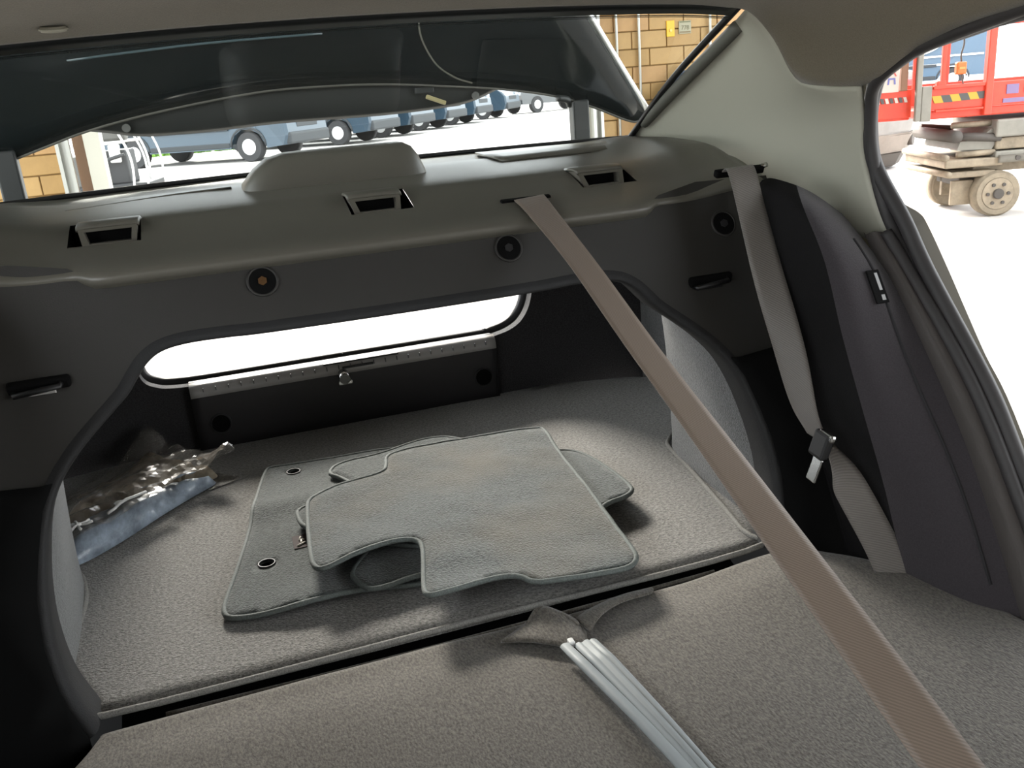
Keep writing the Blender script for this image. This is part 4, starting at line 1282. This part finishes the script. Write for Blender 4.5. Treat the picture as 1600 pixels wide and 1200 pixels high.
def floor_mat(name, lab, outline, zf, th=.006, it=2, rb=.0042, holes=(), group='loose car floor mats', mp=None):
    out = [(p.x, p.y) for p in chaikin([(a, b, 0) for a, b in outline], it)]
    # resample for even edges
    dense = []
    for i in range(len(out)):
        a, b = Vector(out[i - 1]), Vector(out[i])
        n_ = max(1, int((b - a).length / .014))
        for k in range(n_):
            dense.append(a.lerp(b, k / n_))
    cx = sum(p.x for p in dense) / len(dense); cy = sum(p.y for p in dense) / len(dense)
    zc = zf(cx, cy)
    root = tag(empty(name, (cx, cy, ZF)), lab, 'floor mat', group)
    hl_ = [[(hx + hr * math.cos(a), hy + hr * math.sin(a)) for a in [2 * math.pi * k / 14 for k in range(14)]] for hx, hy, hr in holes]
    V, F = cdt_fill(dense, hl_, .016)
    vs = [(p.x - cx, p.y - cy, zf(p.x, p.y) - ZF + th) for p in V]
    o = pydata('pile', vs, F, mp or M_MAT, root, True)
    bm = bmesh.new(); bm.from_mesh(o.data); bmesh.ops.recalc_face_normals(bm, faces=bm.faces)
    if sum(q.normal.z for q in bm.faces) < 0: bmesh.ops.reverse_faces(bm, faces=bm.faces)
    bm.to_mesh(o.data); bm.free()
    s_ = o.modifiers.new('t', 'SOLIDIFY'); s_.thickness = th; s_.offset = -1
    tube('edge_binding', [(p.x - cx, p.y - cy, zf(p.x, p.y) - ZF + th * .62) for p in dense], rb, M_MATEDGE, root, 8, True)
    for hx, hy, hr in holes:
        tube('grommet', [(hx - cx + (hr + .001) * math.cos(a), hy - cy + (hr + .001) * math.sin(a), zf(hx, hy) - ZF + th + .001) for a in [2 * math.pi * k / 18 for k in range(18)]], .0016, M_BLACK, root, 6, True)
        cyl('grommet_eye', (hx - cx, hy - cy, zf(hx, hy) - ZF + .001), (0, 0, 1), hr, .002, M_VOID, root, 14)
    return root, (cx, cy)
def mz(base, amp, s, seed):
    return lambda x, y: base + amp * (nz(x, y, s, seed) + .5)
# bottom mat with fixing holes
matA = [(-.324, 1.212), (-.315, 1.27), (-.292, 1.367), (-.268, 1.503), (-.247, 1.637), (-.226, 1.742), (-.215, 1.750), (-.095, 1.735), (.18, 1.70), (.22, 1.66), (.18, 1.3), (.10, 1.14), (-.04, 1.17), (-.13, 1.195), (-.207, 1.178), (-.30, 1.195)]
fA = lambda x, y: .507 + .007 * math.exp(-((y - 1.55) / .035) ** 2) + .010 * math.exp(-((x + .20) / .05) ** 2 - ((y - 1.20) / .05) ** 2) + .0035 * nz(x, y, 9, 4)
rootA, cA = floor_mat('floor_mat', 'dark grey floor mat with two fixing holes and a stitched emblem, lowest of the pile', matA, fA, holes=((-.175, 1.700, .012), (-.252, 1.338, .012)))
# stitched emblem
em = empty('emblem', (-.196 - cA[0], 1.386 - cA[1], fA(-.196, 1.386) - ZF + .0072)); em.parent = rootA
M_EMB = mat('emblem_thread', (.75, .72, .64), .7)
box('patch', (.002, 0, -.0008), (.024, .046, .001), mat('emblem_patch', (.045, .03, .028), .9), em)
for i, (a, b) in enumerate((((-.004, -.016), (.010, -.008)), ((.003, -.011), (.004, .002)), ((.0, .004), (.009, .002)), ((.001, .004), (.004, .014)))):
    tube('stitching', [(a[0], a[1], .0006), (b[0], b[1], .0006)], .0016, M_EMB, em, 6)
# middle mats, mostly hidden
matB = [(-.116, 1.625), (-.09, 1.668), (0, 1.675), (.076, 1.712), (.132, 1.706), (.158, 1.676), (.22, 1.60), (.22, 1.22), (.05, 1.16), (-.035, 1.178), (-.112, 1.160), (-.126, 1.189), (-.136, 1.231), (-.08, 1.30), (-.06, 1.50), (-.095, 1.60)]
floor_mat('floor_mat', 'dark grey floor mat showing a rounded lobe beneath the top mat, second of the pile', matB, lambda x, y: .5195 + .004 * nz(x, y, 8, 7))
matC = [(-.186, 1.478), (-.19, 1.44), (-.184, 1.398), (-.150, 1.36), (0, 1.22), (.20, 1.16), (.292, 1.250), (.348, 1.258), (.366, 1.289), (.352, 1.438), (.328, 1.492), (.29, 1.50), (.1, 1.56), (-.09, 1.50)]
floor_mat('floor_mat', 'dark grey floor mat with a paler stitched corner sticking out beside the top mat', matC, lambda x, y: .528 + .003 * nz(x, y, 8, 9))
matD = [(-.163, 1.482), (-.09, 1.516), (-.022, 1.520), (-.012, 1.552), (-.006, 1.590), (.020, 1.608), (.124, 1.622), (.300, 1.590), (.313, 1.580), (.298, 1.466), (.285, 1.298), (.270, 1.173), (.262, 1.075), (.254, 1.040), (.228, 1.026), (.15, 1.028), (.095, 1.034), (.082, 1.062), (.055, 1.074), (-.03, 1.061), (-.052, 1.062), (-.050, 1.09), (-.026, 1.19), (-.024, 1.222), (-.042, 1.236), (-.109, 1.233), (-.168, 1.206), (-.186, 1.215), (-.186, 1.26), (-.174, 1.427)]
def fD(x, y):
    z = .5425 + .005 * nz(x, y, 6, 11) + .0022 * nz(x, y, 22, 3)
    z += .010 * math.exp(-((x + .05) / .12) ** 2 - ((y - 1.24) / .10) ** 2)
    z -= .012 * sstep(1.16, 1.06, y) * sstep(-.02, .10, x) if False else 0
    z += .008 * (1 - sstep(1.03, 1.12, y)) * (1 - sstep(0.0, .16, x)) - .004 * sstep(.12, .25, x) * (1 - sstep(1.1, 1.2, y))
    return z
floor_mat('floor_mat', 'worn dark grey floor mat with a wide notch and brownish stain, topmost of the pile', matD, fD, mp=M_MATST)

# ------------------------------------------------------------------ plastic bag with its contents
bag_out = [(-.575, 1.475), (-.60, 1.58), (-.605, 1.72), (-.565, 1.82), (-.52, 1.865), (-.455, 1.945), (-.42, 1.915), (-.37, 1.845), (-.285, 1.762), (-.272, 1.742), (-.345, 1.712), (-.40, 1.655), (-.455, 1.595), (-.52, 1.52)]
def zbag(x, y):
    u = (x + .57) * .72 + (y - 1.46) * .69          # along the bag
    w = -(x + .57) * .69 + (y - 1.46) * .72         # across it, rear side positive
    h = .030 * math.exp(-((w - .03) / .055) ** 2) + .028 * math.exp(-((w - .14) / .07) ** 2) + .012
    fold = noise.noise(Vector((u * 16, w * 40, 1.7))) * .012 + noise.noise(Vector((u * 50, w * 60, 4))) * .005
    tail = .055 * math.exp(-((x + .45) ** 2 + (y - 1.94) ** 2) / .0035) + .022 * math.exp(-((x + .28) ** 2 + (y - 1.745) ** 2) / .002)
    return ZF + max(.006, h + fold) + tail
bag = tag(empty('plastic_bag', (-.45, 1.68, ZF)), 'crumpled clear plastic bag lying in the corner of the luggage space', 'bag')
bo = [(p.x, p.y) for p in chaikin([(a, b, 0) for a, b in bag_out], 2)]
V, F = cdt_fill(bo, step=.010)
o = pydata('film', [(p.x + .45, p.y - 1.68, zbag(p.x, p.y) + .008 - ZF) for p in V], F, M_BAG, bag, False)
V2, F2 = cdt_fill(bo, step=.03)
o = pydata('film_underside', [(p.x + .45, p.y - 1.68, .003) for p in V2], F2, M_BAG, bag, False)
for pts_ in (((-.556, 1.512), (-.528, 1.560)), ((-.566, 1.545), (-.520, 1.540)), ((-.55, 1.558), (-.535, 1.512)), ((-.50, 1.575), (-.44, 1.640)), ((-.49, 1.60), (-.47, 1.612))):
    (xa, ya), (xb, yb) = pts_
    tube('crease_highlight', [(xa + (xb - xa) * k / 6 + .45, ya + (yb - ya) * k / 6 - 1.68, zbag(xa + (xb - xa) * k / 6, ya + (yb - ya) * k / 6) - ZF + .013 + .002 * math.sin(k)) for k in range(7)], .0026, mat('film_highlight', (.62, .62, .6), .25), bag, 6)  # pale tubes painted in as highlights on the film creases
# blue-grey wrapped item inside
bp_out = [(-.572, 1.485), (-.585, 1.56), (-.56, 1.64), (-.50, 1.70), (-.42, 1.745), (-.345, 1.758), (-.315, 1.742), (-.36, 1.70), (-.42, 1.635), (-.47, 1.57), (-.53, 1.505)]
bpo = [(p.x, p.y) for p in chaikin([(a, b, 0) for a, b in bp_out], 2)]
V, F = cdt_fill(bpo, step=.012)
def inset(p, poly):
    return min((Vector((p.x, p.y)) - Vector(q)).length for q in poly)
vs = []
for p in V:
    e = min(1, inset(p, bpo) / .04)
    vs.append((p.x + .45, p.y - 1.68, .004 + (zbag(p.x, p.y) - ZF - .004) * (e ** .5) * .9))
bi = tag(pydata('wrapped_item', vs, F, M_BLUEPK, None, True), 'blue grey wrapped bundle inside the clear plastic bag', 'bundle')
bi.location = (-.45, 1.68, ZF)
bi.modifiers.new('t', 'SOLIDIFY').thickness = .002
pp_out = [(-.585, 1.64), (-.595, 1.72), (-.56, 1.80), (-.515, 1.855), (-.455, 1.93), (-.42, 1.90), (-.37, 1.835), (-.30, 1.762), (-.40, 1.76), (-.49, 1.73), (-.55, 1.67)]
ppo = [(p.x, p.y) for p in chaikin([(a, b, 0) for a, b in pp_out], 2)]
V, F = cdt_fill(ppo, step=.012)
vs = []
for p in V:
    e = min(1, inset(p, ppo) / .03)
    vs.append((p.x + .45, p.y - 1.68, .004 + (zbag(p.x, p.y) - ZF - .004) * (e ** .5) * .85))
bi = tag(pydata('paper_wrap', vs, F, M_BROWNPK, None, False), 'crumpled brown paper inside the clear plastic bag', 'paper')
bi.location = (-.45, 1.68, ZF)
bi.modifiers.new('t', 'SOLIDIFY').thickness = .001

# ------------------------------------------------------------------ seat belts
def ribbon(name, sec, m, parent, th=.0016):
    """sec: list of (centre, half-width vector); UVs run along and across the webbing."""
    v, f, uv = [], [], []
    s = 0.0
    n_ = 6
    for i, (c, w) in enumerate(sec):
        if i: s += (Vector(c) - Vector(sec[i - 1][0])).length
        for k in range(n_ + 1):
            t = 2 * k / n_ - 1
            v.append(Vector(c) + Vector(w) * t); uv.append((s, t * .0235))
    for i in range(len(sec) - 1):
        for k in range(n_):
            a = i * (n_ + 1) + k
            f.append((a, a + 1, a + n_ + 2, a + n_ + 1))
    o = pydata(name, v, f, m, parent, True)
    ul = o.data.uv_layers.new(name='UVMap')
    for lp_ in o.data.loops:
        ul.data[lp_.index].uv = uv[lp_.vertex_index]
    md = o.modifiers.new('t', 'SOLIDIFY'); md.thickness = th; md.offset = 0
    return o
def rib_spline(sec, n):
    c = spline([a for a, b in sec], n); w = spline([b for a, b in sec], n)
    return [(a, b.normalized() * .0235) for a, b in zip(c, w)]
# long belt of the middle seat, drawn tight from the shelf slot down past the camera
b1 = tag(empty('seat_belt', (.223, 1.292, 1.037)), 'long brown grey seat belt stretched from the parcel shelf slot over the folded seat', 'seat belt', 'rear seat belts')
def B1(p): return Vector(p) - Vector((.223, 1.292, 1.037))
sec = [(B1((.230, 1.346, 1.024)), Vector((.0235, -.002, .002))), (B1((.2305, 1.338, 1.0335)), Vector((.0235, -.003, .002))), (B1((.2285, 1.322, 1.0335)), Vector((.0235, -.005, .002))), (B1((.227, 1.270, 1.0185)), Vector((.0232, -.008, -.002))),
       (B1((.230, 1.125, .961)), Vector((.022, -.010, -.006))), (B1((.233, .958, .884)), Vector((.0215, -.011, -.006))),
       (B1((.239, .791, .808)), Vector((.0215, -.011, -.004))), (B1((.244, .624, .731)), Vector((.0215, -.011, .0))), (B1((.249, .457, .655)), Vector((.022, -.010, .004))), (B1((.256, .25, .56)), Vector((.022, -.010, .004)))]
ribbon('webbing', rib_spline(sec, 6), M_BELT, b1)
# outer belt with its metal tongue
b2 = tag(empty('seat_belt', (.535, 1.22, 1.05)), 'twisted grey seat belt with a metal tongue hanging beside the seat bolster', 'seat belt', 'rear seat belts')
def B2(p): return Vector(p) - Vector((.535, 1.22, 1.05))
sec = [(B2((.538, 1.245, 1.047)), Vector((.0235, .0, .0))), (B2((.537, 1.222, 1.053)), Vector((.0235, 0, .001))), (B2((.535, 1.188, .993)), Vector((.0235, .0, .002))), (B2((.531, 1.14, .908)), Vector((.0225, -.006, 0))),
       (B2((.530, 1.081, .803)), Vector((.016, -.017, 0))), (B2((.530, 1.041, .720)), Vector((.008, -.021, -.004))), (B2((.530, 1.003, .684)), Vector((.006, -.022, -.006)))]
ribbon('webbing', rib_spline(sec, 6), M_BELT2, b2)
sec = [(B2((.531, .995, .682)), Vector((.005, .018, .012))), (B2((.535, .975, .662)), Vector((.012, .012, .010))), (B2((.546, .944, .619)), Vector((.020, -.006, .010))), (B2((.570, .912, .548)), Vector((.021, -.008, .008))), (B2((.580, .895, .505)), Vector((.021, -.008, .008)))]
ribbon('webbing', rib_spline(sec, 6), M_BELT2, b2)
tg = empty('tongue', B2((.522, .992, .678))); tg.parent = b2
rot = Matrix.Rotation(math.radians(16), 4, 'Y') @ Matrix.Rotation(math.radians(6), 4, 'X')
box('grip', rot @ Vector((0, 0, .006)), (.014, .034, .040), M_BLACK, tg, .005, rot)
box('slot_edge', rot @ Vector((0.001, -.004, .022)), (.012, .030, .012), M_STEEL, tg, .004, rot)
box('blade', rot @ Vector((-.002, -.006, -.030)), (.004, .020, .036), M_STEEL, tg, .0015, rot)

# ------------------------------------------------------------------ raised boot lid behind the rear window
ld = tag(empty('trunk_lid', (0, 1.95, 1.10)), 'raised glossy dark boot lid standing behind the rear window', 'boot lid')
def T0(p): return Vector(p) - Vector((0, 1.95, 1.10))
lowc = [(-.80, 1.06), (-.70, 1.105), (-.60, 1.136), (-.52, 1.160), (-.435, 1.184), (-.302, 1.208), (-.116, 1.229), (.02, 1.231), (.144, 1.226), (.281, 1.212), (.409, 1.196), (.527, 1.173), (.62, 1.142), (.705, 1.106), (.735, 1.102), (.757, 1.118)]
lowc = spline([(a, b, 0) for a, b in lowc], 4)
rows = []
for k in range(13):
    t = k / 12
    r = []
    for p in lowc:
        # side edges slant inwards going up
        x = p.x * (1 - .60 * min(t, .45)) if p.x > 0 else p.x * (1 - .40 * min(t, .45))
        z = p.y + (1.72 + .03 * (1 - (x / .7) ** 2) - p.y) * t
        crease = .010 * math.exp(-((z - 1.325) / .012) ** 2)
        y = 1.955 - .07 * t + .012 * (abs(x) / .7) ** 3 - .018 * math.sin(math.pi * t) - crease * .25
        r.append(T0((x, y, z)))
    rows.append(r)
skin = grid('outer_skin', rows, M_PAINT, ld, True, None, .004, -1)
# folded and lower edges; skylight painted into the open door side's colour
redge = [r[-1] for r in rows]
tube('edge_fold', [p + Vector((.004, .004, 0)) for p in redge], .010, mat('skylit_edge_paint', (.55, .56, .55), .18, metal=.8), ld, 8)
ledge = [r[0] for r in rows]
tube('edge_fold', [p + Vector((-.004, .004, 0)) for p in ledge], .008, M_PAINT, ld, 8)
tube('lower_edge', [p + Vector((0, .002, 0)) for p in rows[0]], .0032, mat('lid_lower_edge', (.11, .105, .09), .8), ld, 6)
# inner frame below the arch of the skin
ilow = spline([(-.448, 1.183, 0), (-.40, 1.174, 0), (-.34, 1.163, 0), (-.214, 1.161, 0), (-.075, 1.165, 0), (.136, 1.163, 0), (.28, 1.168, 0), (.345, 1.177, 0), (.409, 1.199, 0)], 5)
ro = []
for p in ilow:
    ztop_ = 1.28
    ro.append([T0((p.x, 1.985, p.y)), T0((p.x, 1.975, p.y + .008)), T0((p.x, 1.972, p.y + (ztop_ - p.y) * .5)), T0((p.x, 1.975, ztop_))])
grid('inner_frame', ro, M_LIDIN, ld, True, None, .004, 1)
for x, z in ((-.37, 1.182), (.345, 1.188)):
    cyl('rubber_stop', T0((x, 1.968, z)), (0, 1, 0), .008, .008, mat('stop_grey', (.12, .12, .11), .6), ld, 12)
box('release_bar', T0((.255, 1.964, 1.186)), (.045, .008, .009), mat('brass_bar', (.42, .36, .18), .4), ld, .002, Matrix.Rotation(math.radians(22), 4, 'Y'))
box('latch_bracket', T0((.232, 1.968, 1.208)), (.042, .01, .014), M_LIDIN, ld, .002)
def ly(x, z):
    t = max(0, (z - 1.205)) / .53
    return 1.955 - .07 * t + .012 * (abs(x) / .7) ** 3 - .018 * math.sin(math.pi * min(1, t)) - .0035
tube('cable_reflection', spline([T0((x, ly(x, z), z)) for x, z in ((.222, 1.40), (.224, 1.36), (.228, 1.31), (.256, 1.258), (.297, 1.228), (.335, 1.214))], 6), .0020, mat('reflection_streak', (.12, .115, .09), .8), ld, 6)  # thin tube stands in for a cable's reflection in the lid paint
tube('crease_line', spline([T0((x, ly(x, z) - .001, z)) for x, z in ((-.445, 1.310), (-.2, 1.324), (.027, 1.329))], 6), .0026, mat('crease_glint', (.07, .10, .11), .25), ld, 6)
M_HINGE = mat('hinge_steel', (.018, .02, .02), .5)
for s_ in (-1, 1):
    x0 = .585 if s_ > 0 else -.592
    h = box('hinge_arm', T0((x0, 1.965, 1.095)), (.040, .03, .13), M_HINGE, ld, .004)
    tube('hinge_bend', spline([T0((x0 - .02, 1.97, 1.15)), T0((x0 - .03, 1.96, 1.163)), T0((x0 - .055, 1.955, 1.168))], 4), .008, M_HINGE, h, 8)
    box('hinge_foot', T0((x0, 1.96, 1.022)), (.05, .05, .03), M_HINGE, h, .004)
